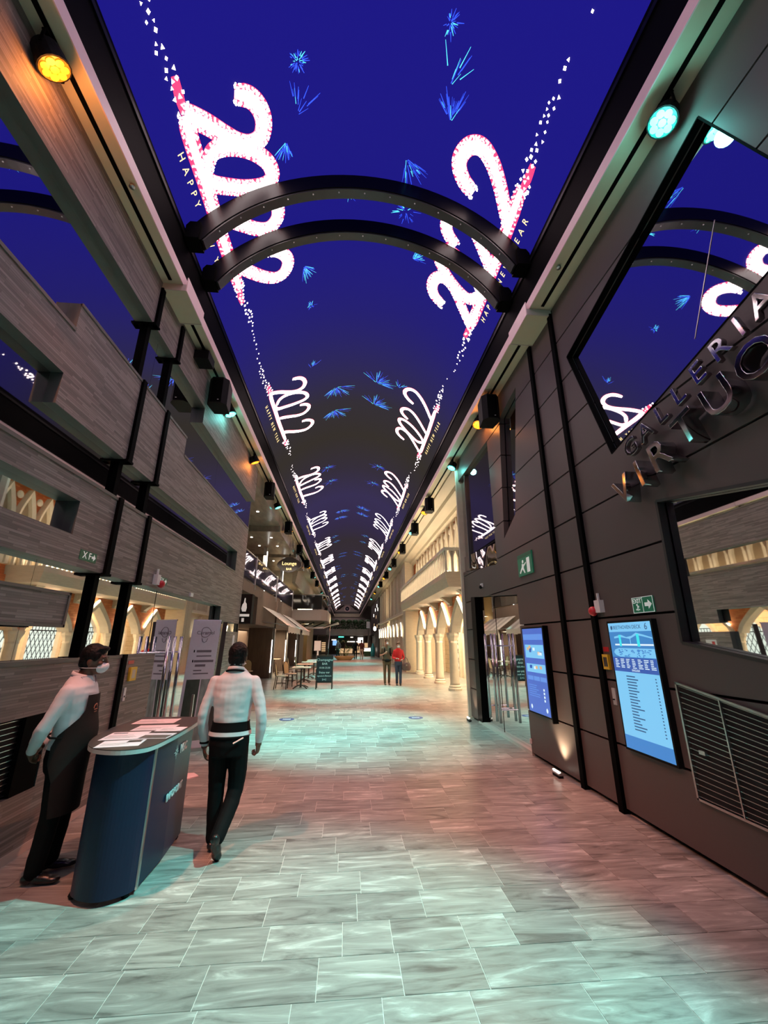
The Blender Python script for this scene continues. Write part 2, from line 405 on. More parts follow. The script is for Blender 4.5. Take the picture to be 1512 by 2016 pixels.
def figure_meshes(side, fine, wf_=0.52):
    r2 = random.Random(11+side)
    red = MB(); wh = MB()
    for pts, wd in STROKES:
        sp = spline(pts)
        ribbon(red, sp, wd*(1.22 if fine else 0.62), side, 0.014)
        ribbon(wh, sp, wd*(0.56 if fine else wf_), side, 0.022)
        if fine:
            for i, p in enumerate(sp):
                t = sp[min(i+1, len(sp)-1)]-sp[max(i-1, 0)]
                if t.length < 1e-6: continue
                t.normalize(); nn = Vector((-t.y, t.x))
                for s_ in (-1, 1):
                    for q in range(3):
                        d = wd*(0.33+0.095*q)*s_; pp = p+nn*d+t*r2.uniform(-.03,.03)
                        dot(wh, pp.x, pp.y, 0.0135, side, 0.023)
    me = red.mesh('figure_edge', M['ledred'], fix=False); mw = wh.mesh('figure', M['ledwhite'], fix=False)
    # sparkle trail running on to the next figure
    tr = MB(); tg = MB()
    placed = []
    for i in range(400 if fine else 70):
        f = abs(r2.random()-r2.random()); side_end = r2.random() < 0.5
        v = 2.62+1.65*f**1.2 if side_end else 5.97-1.65*f**1.2
        c = 0.60+0.06*math.sin((v-2.6)*1.9)
        u = c+r2.uniform(-0.10, 0.10)*(1-0.7*f)
        if fine and (any((v-a_)**2+(u-b_)**2 < 0.062**2 for a_, b_ in placed) or len(placed) > 62): continue
        placed.append((v, u))
        dot(tr, v, u, r2.uniform(0.018, 0.030)*(1.15-0.4*f), side, 0.02, r2.choice((3,4,4)), r2.random()*3)
    for v0, v1 in ((2.6,2.95),(5.62,5.97)):
        sp = spline([(v0,0.62),((v0+v1)/2,0.60),(v1,0.60)], 4); ribbon(tg, sp, 0.13, side, 0.013)
    mt = tr.mesh('spark_trail', M['ledwhite'], fix=False); mg = tg.mesh('spark_glow', M['ledred'], fix=False)
    # greeting line
    txt = text_mesh('HAPPY NEW YEAR', 0.16, 0, 'LEFT', spacing=2.1)
    xs = [v.co.x for v in txt.vertices]; k = 2.05/(max(xs)-min(xs)); x0 = min(xs)
    for v in txt.vertices:
        v.co = Vector(side_map(side, 0.30+(v.co.x-x0)*k, 0.36+v.co.y*0.9, 0.02))
    txt.materials.clear(); txt.materials.append(M['ledgold'])
    return me, mw, mt, mg, txt
for side in (0, 1):
    F0 = figure_meshes(side, True); F1 = figure_meshes(side, False); F2 = figure_meshes(side, False, 0.40)
    for k in range(-1, 14):
        ms = F0 if k in (-1, 0) else (F1 if k < 3 else F2)
        for nm, me in zip(('numeral_edge','numerals','spark_trail','spark_glow','greeting_text'), ms):
            if nm == 'numeral_edge' and k > 2: continue
            o = link(nm, me, ceiling, (0, 6.0*k, 0))
            if nm == 'spark_trail': o['kind'] = 'stuff'
            if nm == 'greeting_text' and k == 0: o['label'] = 'small lettering HAPPY NEW YEAR'
            if nm == 'numerals' and k == 0: o['label'] = 'glowing white script numerals 2022'
def firework(cy, cs, r, n, seed, ang=None, spread=PI, m='ledblue'):
    r3 = random.Random(seed); mb = MB(); mc = MB()
    for i in range(n):
        a = r3.uniform(0, 2*PI) if ang is None else ang+r3.uniform(-spread, spread)
        a0 = r3.uniform(0.05, 0.5)*r; a1 = a0+r3.uniform(0.15, 0.55)*r; w_ = 0.0035+0.004*r3.random()
        d = (math.cos(a), math.sin(a)); e = (-d[1]*w_, d[0]*w_)
        P = [(cy+d[0]*a0+e[0], cs+d[1]*a0+e[1]), (cy+d[0]*a1+e[0]*.4, cs+d[1]*a1+e[1]*.4), (cy+d[0]*a1-e[0]*.4, cs+d[1]*a1-e[1]*.4), (cy+d[0]*a0-e[0], cs+d[1]*a0-e[1])]
        (mc if r3.random() < 0.25 else mb).add([vault(y, s, 0.016) for y, s in P], [(0,1,2,3)])
    mm = MB(); mm.v = mb.v[:]; mm.f = mb.f[:]; mm.m = [0]*len(mb.f); mm.sm = [False]*len(mb.f)
    mm.mi = 1; mm.add(mc.v, mc.f)
    o = mm.build('firework_burst', [M['ledblue'], M['ledcyan']], ceiling, fix=False); o['kind'] = 'stuff'; return o
FW = [(3.34,2.22,.16,40,None),(4.2,1.95,.30,40,-0.3),(3.9,2.15,.45,14,2.6),(3.75,4.36,.40,34,3.3),(3.4,4.25,.5,10,2.9),(4.36,3.79,.5,26,0.6),(5.15,3.9,.32,30,None),(5.0,2.9,.25,8,None),
      (6.0,4.15,.35,34,2.2),(6.3,2.0,.4,34,0.5),(7.3,2.07,.14,30,None),(2.83,4.12,.16,30,None),(9.4,1.9,.4,14,2.9),(10.1,4.4,.4,14,2.9)]
for i, (a, b_, r, n, an) in enumerate(FW): firework(a, b_, r, n, i, an, 0.7 if an is not None else PI)
for j in range(6):
    for (a, b_) in ((10.5,2.55),(11.75,2.45),(10.2,3.75),(11.35,3.75)): firework(a+12*j, b_, 0.62, 60 if j < 2 else 30, 50+j, 0.4 if b_ < 3 else 2.7, 1.3)
    for (a, b_) in ((16.2,2.05),(17.8,2.15),(15.9,4.25),(17.9,4.15)): firework(a+12*j, b_, 0.42, 30, 80+j, None)
# arched ribs
def rib(y0, label):
    t = thing('ceiling_rib', label, 'arched rib', (VX, y0, VZ-0.2))
    def band_(o0, o1, ya, yb, name, m, inset=0.0):
        mb = MB(); n = 36; rings = []
        for k in range(n+1):
            s = inset+(VS-2*inset)*k/n
            rings.append([vault(ya, s, o0), vault(yb, s, o0), vault(yb, s, o1), vault(ya, s, o1)])
        mb.loft(rings); return mb.build(name, m, t)
    band_(0.03, 0.30, y0-0.09, y0+0.09, 'web', M['blackgloss'])
    band_(0.30, 0.325, y0-0.075, y0+0.075, 'soffit_plate', M['ribsteel'], 0.02)
    for s_ in (0.0, 1.0):
        mb = MB(); c = vault(y0, VS*s_, 0.16); mb.box((c[0]-0.10, y0-0.13, VZ-0.16), (c[0]+0.10, y0+0.13, VZ+0.14)); mb.build('bracket', M['black'], t)
    for k in range(13):
        c = Vector(vault(y0-0.03, VS*(0.06+0.88*k/12), 0.335)); MB().ell(c, (0.012,0.012,0.012), 8, 5).build('bolt', M['steel'], t)
M['ribsteel'] = mat('dark_steel_plate', (0.06,0.06,0.06), 0.4, metal=0.5)
rib(4.79, 'nearer black arched rib across the blue screen ceiling')
rib(5.52, 'farther black arched rib across the blue screen ceiling')
# ledges (cornices) along both sides
def ledge(name, sgn, xin, xin_block, xw, xframe):
    t = struct(name)
    X = lambda a: a
    MB().box((xin,-6,6.50), (xw,YEND,6.64)).build('ledge_beam', M['cream'], t)
    MB().box((xin-sgn*0.012,-6,6.495), (xin,YEND,6.65)).build('fascia', M['pink'], t)
    MB().box((xin_block,4.78,6.40), (xw-sgn*0.01,5.42,6.496)).build('lower_block', M['cream'], t)
    MB().box((xin_block-sgn*0.012,4.77,6.395), (xin_block,5.43,6.625)).build('block_fascia', M['pink'], t)
    MB().box((xin_block,4.768,6.392), (xw-sgn*.01,4.78,6.50)).build('block_end', M['ledge'], t)
    MB().box((xin_block,5.42,6.392), (xw-sgn*.01,5.432,6.50)).build('block_end', M['ledge'], t)
    c = (xin+xw)/2
    for y0, y1 in ((-6,4.70),(5.5,YEND)): MB().box((c-0.022,y0,6.488), (c+0.022,y1,6.499)).build('light_track', M['black'], t)
    MB().box((xframe,-6,6.64), (xframe+sgn*0.12,YEND,7.46)).build('screen_frame', M['black'], t)
    MB().box((xframe-sgn*.02,-6,7.30), (xframe+sgn*0.02,YEND,7.36)).build('frame_rail', M['blackgloss'], t)
    return t
ledge('trim_1', 1, 2.63, 2.585, 2.97, 2.70)
ledge('trim_2', -1, -2.42, -2.365, -2.70, -2.49)
# ================================================================== LEFT WALL
LX, LM_ = -2.685, -2.80
wl = struct('wall_left', (LX, 0, 0))
MB().box((-3.2,-6,0), (LM_-0.025,11.3,6.66)).build('wall_core', M['groove'], wl)
def prism_x(poly, xf, xb, mf, ms, name, parent):   # polygon in (y,z), front plane x=xf, back x=xb
    mb = MB(); n = len(poly)
    P = [Vector((xf, a, b)) for a, b in poly]; Q = [Vector((xb, a, b)) for a, b in poly]
    mb.add(P+Q, [list(range(n)), list(range(n, 2*n))[::-1]]); mb.mi = 1
    mb.add(P+Q, [(i, (i+1) % n, n+(i+1) % n, n+i) for i in range(n)])
    return mb.build(name, [mf, ms], parent)
def rect(y0, y1, z0, z1): return [(y0,z0),(y1,z0),(y1,z1),(y0,z1)]
wd, ed, rv = M['wood'], M['wood_edge'], M['reveal']
bands = [
 [(-6,6.52),(11.3,6.52),(11.3,5.48),(6.85,5.48),(6.85,5.78),(-6,5.78)],
 [(-6,4.60),(3.5,4.60),(3.5,4.90),(6.3,4.90),(6.3,4.59),(10.9,4.59),(10.9,3.78),(3.5,3.78),(3.5,4.10),(-6,4.10)],
 rect(10.05,10.9,2.12,3.78), rect(4.13,10.05,2.42,3.30), rect(-6,4.13,2.42,2.71), rect(-6,4.13,3.05,3.30), rect(-6,1.9,2.71,3.05),
 rect(9.25,10.05,2.12,2.42), rect(9.05,10.85,0.0,1.92),
 rect(-6,2.9,0.07,1.55), rect(4.40,5.50,0.07,1.55), rect(2.9,4.40,0.07,0.50), rect(2.9,4.40,1.10,1.55)]
for p in bands: prism_x(p, LX, LM_, wd, rv, 'wood_panel', wl)
prism_x(rect(5.55,6.38,0.07,1.545), LX+0.005, LM_, wd, M['wood_edge'], 'wood_panel', wl)
prism_x(rect(1.6,4.20,1.85,2.14), LX+0.05, LM_+.03, wd, rv, 'floating_wood_panel', wl)
fr = MB()
for a in (rect(1.6,4.22,2.13,2.155), rect(1.6,4.22,1.835,1.86), rect(4.195,4.22,1.835,2.155)):
    fr.box((LX+0.02, a[0][0], a[0][1]), (LX+0.062, a[2][0], a[2][1]))
fr.build('panel_frame', M['wood_edge'], wl)
# thin trim strips along the band edges
tr = MB()
for (y0,y1,z) in ((-6,3.5,4.60),(3.5,6.3,4.90),(6.3,10.9,4.59),(-6,10.05,3.30),(-6,5.5,1.55)):
    tr.box((LX-0.01,y0,z-0.03), (LX+0.012,y1,z+0.004))
tr.build('edge_trim', M['wood_edge'], wl)
# mirror strips
def panes(y0, y1, z0, z1, n, parent, x=LM_, m='mirror', name='mirror_pane'):
    for k in range(n):
        a = y0+(y1-y0)*k/n; b_ = y0+(y1-y0)*(k+1)/n
        MB().box((x-0.02, a+0.002, z0), (x, b_-0.002, z1)).build(name, M[m], parent)
panes(-1, 11.3, 4.5, 5.85, 4, wl); panes(-1, 10.1, 3.2, 4.2, 3, wl, m='mirror_tint'); panes(1.9, 4.2, 2.68, 3.08, 1, wl)
panes(-1, 6.38, 1.5, 2.45, 3, wl); panes(9.05, 10.9, 1.9, 2.15, 1, wl)
# black posts that follow the relief of the wall
for y0 in (4.79, 5.52):
    mb = MB(); hwid = 0.042
    for z0, z1, proud in ((5.76,6.40,1),(4.88,5.78,0),(3.76,4.91,1),(3.28,3.80,0),(2.40,3.31,1),(1.54,2.43,0),(0.0,1.56,1)):
        xa, xb = (LX-0.02, LX+0.035) if proud else (LM_, LM_+0.05)
        mb.box((xa, y0-hwid, z0), (xb, y0+hwid, z1))
    for z in (5.775, 3.775, 2.415): mb.box((LM_, y0-hwid-0.03, z-0.015), (LX+0.045, y0+hwid+0.012, z+0.012))
    mb.build('post', M['black'], wl)
bl = MB().box((-2.80,-6,0), (LX+0.004,6.4,0.07)).build('baseboard_left', M['ledge']); bl['kind'] = 'structure'
MB().box((-6.2,-6.2,0), (6.2,-6.0,9.2)).build('wall_back', M['brown'])['kind'] = 'structure'
# mirrored glass door on the left
d1 = struct('door_1', (LM_, 7.7, 0))
panes(6.40, 9.05, 0.04, 2.42, 2, d1, m='mirror', name='glass_leaf')
MB().box((LM_-0.01,6.40,0.0), (LM_+0.03,9.05,0.04)).build('threshold', M['chrome'], d1)
for yy in (6.58, 6.80, 7.06):
    mb = MB(); mb.smooth = True; mb.tube([(-2.60,yy,0.35),(-2.60,yy,1.78)], 0.026, 14)
    h = mb.build('handle', M['chrome'], d1)
    mb = MB(); mb.tube([(-2.60,yy,0.55),(LM_,yy,0.55)], 0.012, 8); mb.tube([(-2.60,yy,1.55),(LM_,yy,1.55)], 0.012, 8); mb.build('handle_fixing', M['chrome'], h)
# ================================================================== RIGHT WALL
RX, RM = 2.96, 3.04
wr = struct('wall_right', (RX, 0, 0))
def clip(poly, p, q, keep_left=True):            # keep the part of poly left of the line p->q (in y,z)
    out = []; n = len(poly)
    def sd(a): return ((q[0]-p[0])*(a[1]-p[1])-(q[1]-p[1])*(a[0]-p[0]))*(1 if keep_left else -1)
    for i in range(n):
        a, b_ = poly[i], poly[(i+1) % n]; da, db = sd(a), sd(b_)
        if da >= 0: out.append(a)
        if (da > 0 and db < 0) or (da < 0 and db > 0):
            t = da/(da-db); out.append((a[0]+(b_[0]-a[0])*t, a[1]+(b_[1]-a[1])*t))
    return out
def area(p): return abs(sum(p[i][0]*p[(i+1) % len(p)][1]-p[(i+1) % len(p)][0]*p[i][1] for i in range(len(p))))/2 if len(p) > 2 else 0
def wpanel(poly, m='brown'):
    if area(poly) < 0.004: return
    prism_x(poly, RX, RX+0.10, M[m], M['brown'], 'wall_panel', wr)
def subtract(poly, convex):                      # poly minus convex polygon (ccw), as convex pieces
    out = []; rest = poly
    n = len(convex)
    for i in range(n):
        p, q = convex[i], convex[(i+1) % n]
        piece = clip(rest, p, q, False)
        if area(piece) > 0.004: out.append(piece)
        rest = clip(rest, p, q, True)
        if area(rest) < 1e-5: break
    return out
def ccw(p):
    s = sum(p[i][0]*p[(i+1) % len(p)][1]-p[(i+1) % len(p)][0]*p[i][1] for i in range(len(p)))
    return p if s > 0 else p[::-1]
BIGM = ccw([(4.55,5.49),(4.0,3.75),(1.59,4.37),(2.14,6.11)])
LOWM = ccw([(3.51,3.01),(3.55,1.70),(1.5,1.35),(1.5,2.62)])
SLIT = ccw([(6.21,6.13),(6.77,3.88),(7.38,3.58),(7.08,6.0)])
OPEN = ccw([(7.86,5.90),(10.5,5.90),(10.5,3.40),(7.86,3.17)])
DOOR = ccw([(7.03,0.0),(7.03,2.49),(9.75,2.71),(9.75,0.0)])
Zg = [0.05,0.66,1.30,1.97,2.62,3.27,3.92,4.58,5.23,5.88,6.50]; G = 0.011
MB().box((3.09,-6,0), (3.4,10.28,6.66)).build('wall_core', M['groove'], wr)
for i in range(len(Zg)-1):
    z0 = Zg[i]+(G if i else 0); z1 = Zg[i+1]-G
    for (a, b_) in ((-6,-3),(-2.98,0),(0.02,4.75),(4.835,5.478),(5.563,10.28)):
        todo = [rect(a, b_, z0, z1)]
        for hole in (BIGM, LOWM, SLIT, OPEN, DOOR):
            new = []
            for p in todo:
                if max(v[0] for v in p) <= min(h[0] for h in hole) or min(v[0] for v in p) >= max(h[0] for h in hole) or max(v[1] for v in p) <= min(h[1] for h in hole) or min(v[1] for v in p) >= max(h[1] for h in hole): new.append(p)
                else: new += subtract(p, hole)
            todo = new
        for p in todo: wpanel(p)
def mirror_poly(poly, x, m='mirror', name='mirror_pane'):
    n = len(poly); c = (sum(p[0] for p in poly)/n, sum(p[1] for p in poly)/n)
    pl = [(c[0]+(p[0]-c[0])*1.03, c[1]+(p[1]-c[1])*1.03) for p in poly]
    return prism_x(pl, x, x+0.02, M[m], M['black'], name, wr)
# the big mirror is two panes with a fine slanting joint
mirror_poly(BIGM, RM); mirror_poly(LOWM, RM); mirror_poly(SLIT, RX+0.11, 'mirror_tint'); mirror_poly(OPEN, RX+0.09, 'mirror_tint')
MB().obox((RM-0.002, 2.55, 4.72), ((1,0,0), Vector((0,-0.5,0.95)).normalized(), Vector((0,0.95,0.5)).normalized()), (0.002, 0.48, 0.003)).build('mirror_joint', M['steel'], wr)
def frame_bar(a, b_, w=0.012, m='wood_edge', x0=RX-0.004, x1=RX+0.07, name='mirror_frame'):
    A = Vector((0, a[0], a[1])); B = Vector((0, b_[0], b_[1])); d = (B-A); L_ = d.length; d.normalize(); nrm = Vector((1,0,0)).cross(d)
    c = (A+B)/2; c.x = (x0+x1)/2
    MB().obox(c, (Vector((1,0,0)), d, nrm), ((x1-x0)/2, L_/2, w)).build(name, M[m], wr)
for i in range(4): frame_bar(BIGM[i], BIGM[(i+1) % 4], 0.008, 'black')
for i in range(4): frame_bar(LOWM[i], LOWM[(i+1) % 4], 0.014, 'steeldark' if False else 'ribsteel')
for y0 in (4.79, 5.52): MB().box((RX-0.04, y0-0.042, 0), (RX+0.03, y0+0.042, 6.42)).build('post', M['black'], wr)
m_, nt, b = nodes_mat('wavy_mirror_film'); b.inputs['Base Color'].default_value = (0.5,0.47,0.46,1); b.inputs['Metallic'].default_value = 1; b.inputs['Roughness'].default_value = 0.05
n = nt.nodes.new('ShaderNodeTexNoise'); n.inputs['Scale'].default_value = 1.1; n.inputs['Detail'].default_value = 0.5; bp = nt.nodes.new('ShaderNodeBump'); bp.inputs['Distance'].default_value = 0.25; bp.inputs['Strength'].default_value = 0.7
g = nt.nodes.new('ShaderNodeNewGeometry'); nt.links.new(g.outputs['Position'], n.inputs['Vector']); nt.links.new(n.outputs['Fac'], bp.inputs['Height']); nt.links.new(bp.outputs[0], b.inputs['Normal']); M['wavy'] = m_
prism_x([(7.87,3.18),(10.27,3.41),(10.27,3.78),(7.87,3.62)], RX+0.05, RX+0.10, M['wavy'], M['black'], 'wavy_band', wr)
MB().box((RX+0.03,9.78,3.42), (RX+0.12,9.84,5.88)).build('opening_post', M['ribsteel'], wr)
# glass double door on the right
d2 = struct('door_2', (RM, 8.4, 0))
prism_x([(7.05,0.06),(7.05,2.47),(8.38,2.58),(8.38,0.06)], RM, RM+0.02, M['mirror'], M['black'], 'glass_leaf', d2)
prism_x([(8.42,0.06),(8.42,2.59),(9.45,2.67),(9.45,0.06)], RM, RM+0.02, M['mirror'], M['black'], 'glass_leaf', d2)
MB().box((RX+0.0,7.03,0.0), (RX+0.14,9.75,0.055)).build('threshold', M['ledge'], d2)
prism_x([(9.45,0.05),(9.45,2.68),(9.75,2.70),(9.75,0.05)], RX-0.01, RX+0.09, M['blackgloss'], M['black'], 'door_jamb', d2)
for yy in (8.05, 8.24, 8.62):
    mb = MB(); mb.smooth = True; mb.tube([(2.86,yy,0.28),(2.86,yy,1.85)], 0.026, 14); h = mb.build('handle', M['chrome'], d2)
    mb = MB(); mb.tube([(2.86,yy,0.5),(RM,yy,0.5)], 0.012, 8); mb.tube([(2.86,yy,1.62),(RM,yy,1.62)], 0.012, 8); mb.build('handle_fixing', M['chrome'], h)
MB().box((2.9,10.28,0), (6.5,10.36,6.66)).build('wall_right_end', M['stone2'])['kind'] = 'structure'
# ================================================================== STAGE LIGHTS AND LOUDSPEAKERS ON THE LEDGES
M['led_teal'] = emis('teal_led', (0.12,1.0,0.82), 5.0, (0.0,0.1,0.08)); M['led_amber'] = emis('amber_led', (1.0,0.34,0.015), 2.4, (0.1,0.05,0.0))
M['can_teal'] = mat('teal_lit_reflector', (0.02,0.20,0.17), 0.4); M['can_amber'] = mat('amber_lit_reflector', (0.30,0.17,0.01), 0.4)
ORD = ['nearest to the camera','second from the camera','third from the camera','fourth from the camera','fifth from the camera','sixth from the camera','seventh from the camera','eighth from the camera','ninth from the camera','tenth from the camera']
TEAL_W, AMBER_W = 2900, 1450
def stage_light(x, y, colour, target, label, power=1.0, spot=True):
    size = 48 if colour == 'teal' else 62
    t = thing('stage_light', label, 'stage light', (x, y, 6.50), 0, 'stage lights along the ledges')
    c = Vector((x, y, 6.30)); d = (Vector(target)-c).normalized()
    mb = MB(); mb.smooth = True; mb.tube([c-d*0.13, c-d*0.11, c-d*0.02, c+d*0.05], [0.06,0.105,0.12,0.128], 18); mb.build('housing', M['rubber'], t, smooth=False)
    mb = MB(); side = Vector((0,1,0)) if abs(d.y) < .7 else Vector((1,0,0))
    mb.box((x-0.012, y-0.14, 6.30), (x+0.012, y-0.13, 6.45)); mb.box((x-0.012, y+0.13, 6.30), (x+0.012, y+0.14, 6.45)); mb.box((x-0.02,y-0.14,6.44), (x+0.02,y+0.14,6.455)); mb.box((x-0.015,y-0.015,6.45), (x+0.015,y+0.015,6.50))
    mb.build('yoke', M['black'], t)
    mb = MB(); mb.tube([c+d*0.046, c+d*0.052], 0.116, 18); ln = mb.build('reflector', M['can_'+colour], t)
    u = d.orthogonal().normalized(); w_ = d.cross(u)
    mb = MB()
    for k in range(8):
        q = c+d*0.056 + (u*math.cos(2*PI*k/7)*0.072+w_*math.sin(2*PI*k/7)*0.072 if k < 7 else Vector((0,0,0)))
        mb.tube([q-d*0.003, q+d*0.004], 0.034, 10)
    mb.build('led_cluster', M['led_'+colour], ln)
    if spot:
        lamp('stage_beam', 'SPOT', c+d*0.09, (TEAL_W if colour == 'teal' else AMBER_W)*power, TEAL if colour == 'teal' else AMBER, target=target, spot_size=math.radians(size), spot_blend=0.75, shadow_soft_size=0.06)
        if y < 12: lamp('lens_spill', 'POINT', c+d*0.16, 9 if colour == 'teal' else 12, TEAL if colour == 'teal' else (1.0,0.30,0.05), shadow_soft_size=0.08)
RXF, LXF = 2.79, -2.56
SPX = {RXF: 2.735, LXF: -2.475}
Rl = [(2.28,'teal',(-0.35,2.2,0)),(7.84,'amber',(0.6,5.6,0)),(10.2,'teal',(-0.2,9.8,0)),(14.4,'amber',(0.4,12.6,0)),(17.5,'teal',(0.2,16.0,0)),(21.7,'amber',(0.3,19.2,0)),(27,'teal',(0.2,23.5,0)),(31.5,'amber',(0.2,28,0)),(36.5,'teal',(0.2,34,0)),(42,'amber',(0,40,0)),(48,'teal',(0,46,0))]
Ll = [(2.36,'amber',(0.3,5.5,0)),(7.85,'teal',(0.2,8.8,0)),(10.3,'amber',(0.0,11.9,0)),(14.2,'teal',(0.3,14.8,0)),(17.65,'amber',(0.1,18.4,0)),(21.5,'teal',(0.1,22,0)),(27,'amber',(0,26.5,0)),(31.5,'teal',(0,31,0)),(36.5,'amber',(0,37,0)),(42,'teal',(0,43,0)),(48,'amber',(0,49,0))]
for side, X, lst in (('right', RXF, Rl), ('left', LXF, Ll)):
    cnt = {'teal': 0, 'amber': 0}
    for i, (y, c, tg) in enumerate(lst):
        stage_light(X, y, c, tg, '%s stage light under the %s ledge, %s of that colour' % (c, side, ORD[cnt[c]]), (1.0 if c == 'teal' else 0.85) if y > 8.5 else (1.1 if c == 'teal' else 0.72), spot=True)
        cnt[c] += 1
def speaker(x, y, label, s=1.0):
    t = thing('loudspeaker', label, 'loudspeaker', (x, y, 6.50), 0, 'loudspeakers hung under the ledges')
    mb = MB(); hw, hd, hh = 0.14*s, 0.17*s, 0.25*s; z0 = 6.44-hh*1.9
    prof = [(-hw,-hd*.55),(-hw*.55,-hd),(hw*.55,-hd),(hw,-hd*.55),(hw*.8,hd),(-hw*.8,hd)]
    mb.prism([(x+a, y+b_, z0) for a, b_ in prof], (0,0,hh*1.7)); mb.build('cabinet', M['rubber'], t)
    mb = MB(); mb.box((x-hw*.55,y-hd-.006,z0+.02), (x+hw*.55,y-hd,z0+hh*1.6)); mb.build('grille', M['black'], t)
    mb = MB(); mb.box((x-.02,y-.02,z0+hh*1.7), (x+.02,y+.02,6.49)); mb.build('bracket', M['black'], t)
    MB().box((x+.03,y-hd-.009,z0+.05), (x+.055,y-hd-.006,z0+.06)).build('badge', M['white'], t)
for side, X, lst in (('right', RXF, (7.03,13.2,16.35,20.24,24.2,29,34)), ('left', LXF, (6.94,12.2,16.6,20.9,25,29.5,34))):
    for i, y in enumerate(lst): speaker(SPX[X], y, 'black loudspeaker under the %s ledge, %s' % (side, ORD[i]), 1.25 if i == 0 else 1.1)
t = thing('junction_box', 'small black junction box on the left ledge before the loudspeaker', 'junction box', (LXF, 6.2, 6.5))
MB().box((LXF-.12,6.05,6.26), (LXF+.12,6.35,6.42)).build('case', M['rubber'], t); MB().box((LXF-.05,6.14,6.42), (LXF+.05,6.26,6.5)).build('hanger', M['black'], t); MB().box((LXF-.05,6.36,6.30), (LXF+.05,6.38,6.36)).build('vent', M['cream'], t)
for X, y, sd in ((2.70,4.02,'right'), (-2.47,3.45,'left')):
    tag(MB().lathe([(0.0,0.0),(0.03,0.0),(0.03,0.012),(0.018,0.03),(0.0,0.032)], (X,y,6.462), 14).build('sprinkler_head', M['steel'], smooth=True), 'small round sprinkler head under the %s ledge' % sd, 'sprinkler')
# ================================================================== RIGHT ARCADE (Venetian front)
AX = 4.0; CY = [13.3+2.5*i for i in range(-1, 5)]
M['ledwarm'] = emis('warm_led_strip', (1.0,0.86,0.62), 14.0); M['latticeglow'] = emis('backlit_window_glass', (0.86,0.95,0.85), 1.1)
wa = struct('wall_right_arcade', (AX, 18, 0))
def arch_z(t, h, p=0.70): return h*(max(0.0, 1-abs(t)))**p
def arch_curve(yc, a, z0, h, n=14): return [(yc+a*(2*k/n-1), z0+arch_z(2*k/n-1, h)) for k in range(n+1)]
for i in range(len(CY)-1):
    y0, y1 = CY[i], CY[i+1]; yc = (y0+y1)/2; a = 1.25
    out = arch_curve(yc, 1.17, 2.0, 1.17); inn = arch_curve(yc, 1.02, 2.0, 0.95)
    # brick spandrel above the arch
    mb = MB()
    for k in range(len(out)-1):
        (ya, za), (yb, zb) = out[k], out[k+1]
        mb.quad((AX,ya,za),(AX,yb,zb),(AX,yb,3.5),(AX,ya,3.5)); mb.quad((AX+.2,ya,za),(AX+.2,yb,zb),(AX+.2,yb,3.5),(AX+.2,ya,3.5))
    for (ya, yb) in ((y0,out[0][0]),(out[-1][0],y1)): mb.box((AX,ya,2.0), (AX+.2,yb,3.5))
    mb.build('brick_spandrel', M['brick'], wa, fix=False)
    mb = MB(); rings = []
    for (ya, za), (yb, zb) in zip(out, inn): rings.append([(AX-.14,ya,za),(AX+.24,ya,za),(AX+.24,yb,zb),(AX-.10,yb,zb)])
    mb.loft(rings); mb.build('arch_moulding', M['stone2'], wa)
    mb = MB(); o2 = arch_curve(yc, 1.22, 2.02, 1.20)[1:8]; i2 = arch_curve(yc, 1.175, 2.02, 1.172)[1:8]
    mb.loft([[(AX-.10,p[0],p[1]),(AX-.04,p[0],p[1]),(AX-.04,q[0],q[1]),(AX-.10,q[0],q[1])] for p, q in zip(o2, i2)]); mb.build('led_strip', M['ledwarm'], wa)
    mb = MB(); mb.box((AX-.10,y0-.19,2.98), (AX+.1,y0+.19,3.46)); mb.prism([(AX-.1,y0-.17,3.46),(AX-.1,y0-.17,3.05),(AX-.5,y0-.17,3.36),(AX-.78,y0-.17,3.46)], (0,.34,0)); mb.build('corbel', M['stone'], wa)
prof = [(0.25,0),(0.25,0.07),(0.21,0.10),(0.22,0.14),(0.18,0.19),(0.172,0.25),(0.155,1.62),(0.175,1.66),(0.165,1.70),(0.20,1.82),(0.24,1.90),(0.25,2.0)]
for i, y in enumerate(CY[1:]):
    t = thing('arcade_column', 'pale stone column of the arched arcade, %s' % (ORD[i]), 'column', (AX, y, 0), 0, 'arcade columns')
    mb = MB(); mb.lathe(prof[:5], (AX,y,0), 20); mb.build('base', M['stone2'], t, smooth=False)
    mb = MB(); mb.lathe(prof[4:8], (AX,y,0), 20); mb.build('shaft', M['stone2'], t, smooth=True)
    mb = MB(); mb.lathe(prof[7:], (AX,y,0), 8); mb.build('capital', M['stone2'], t)
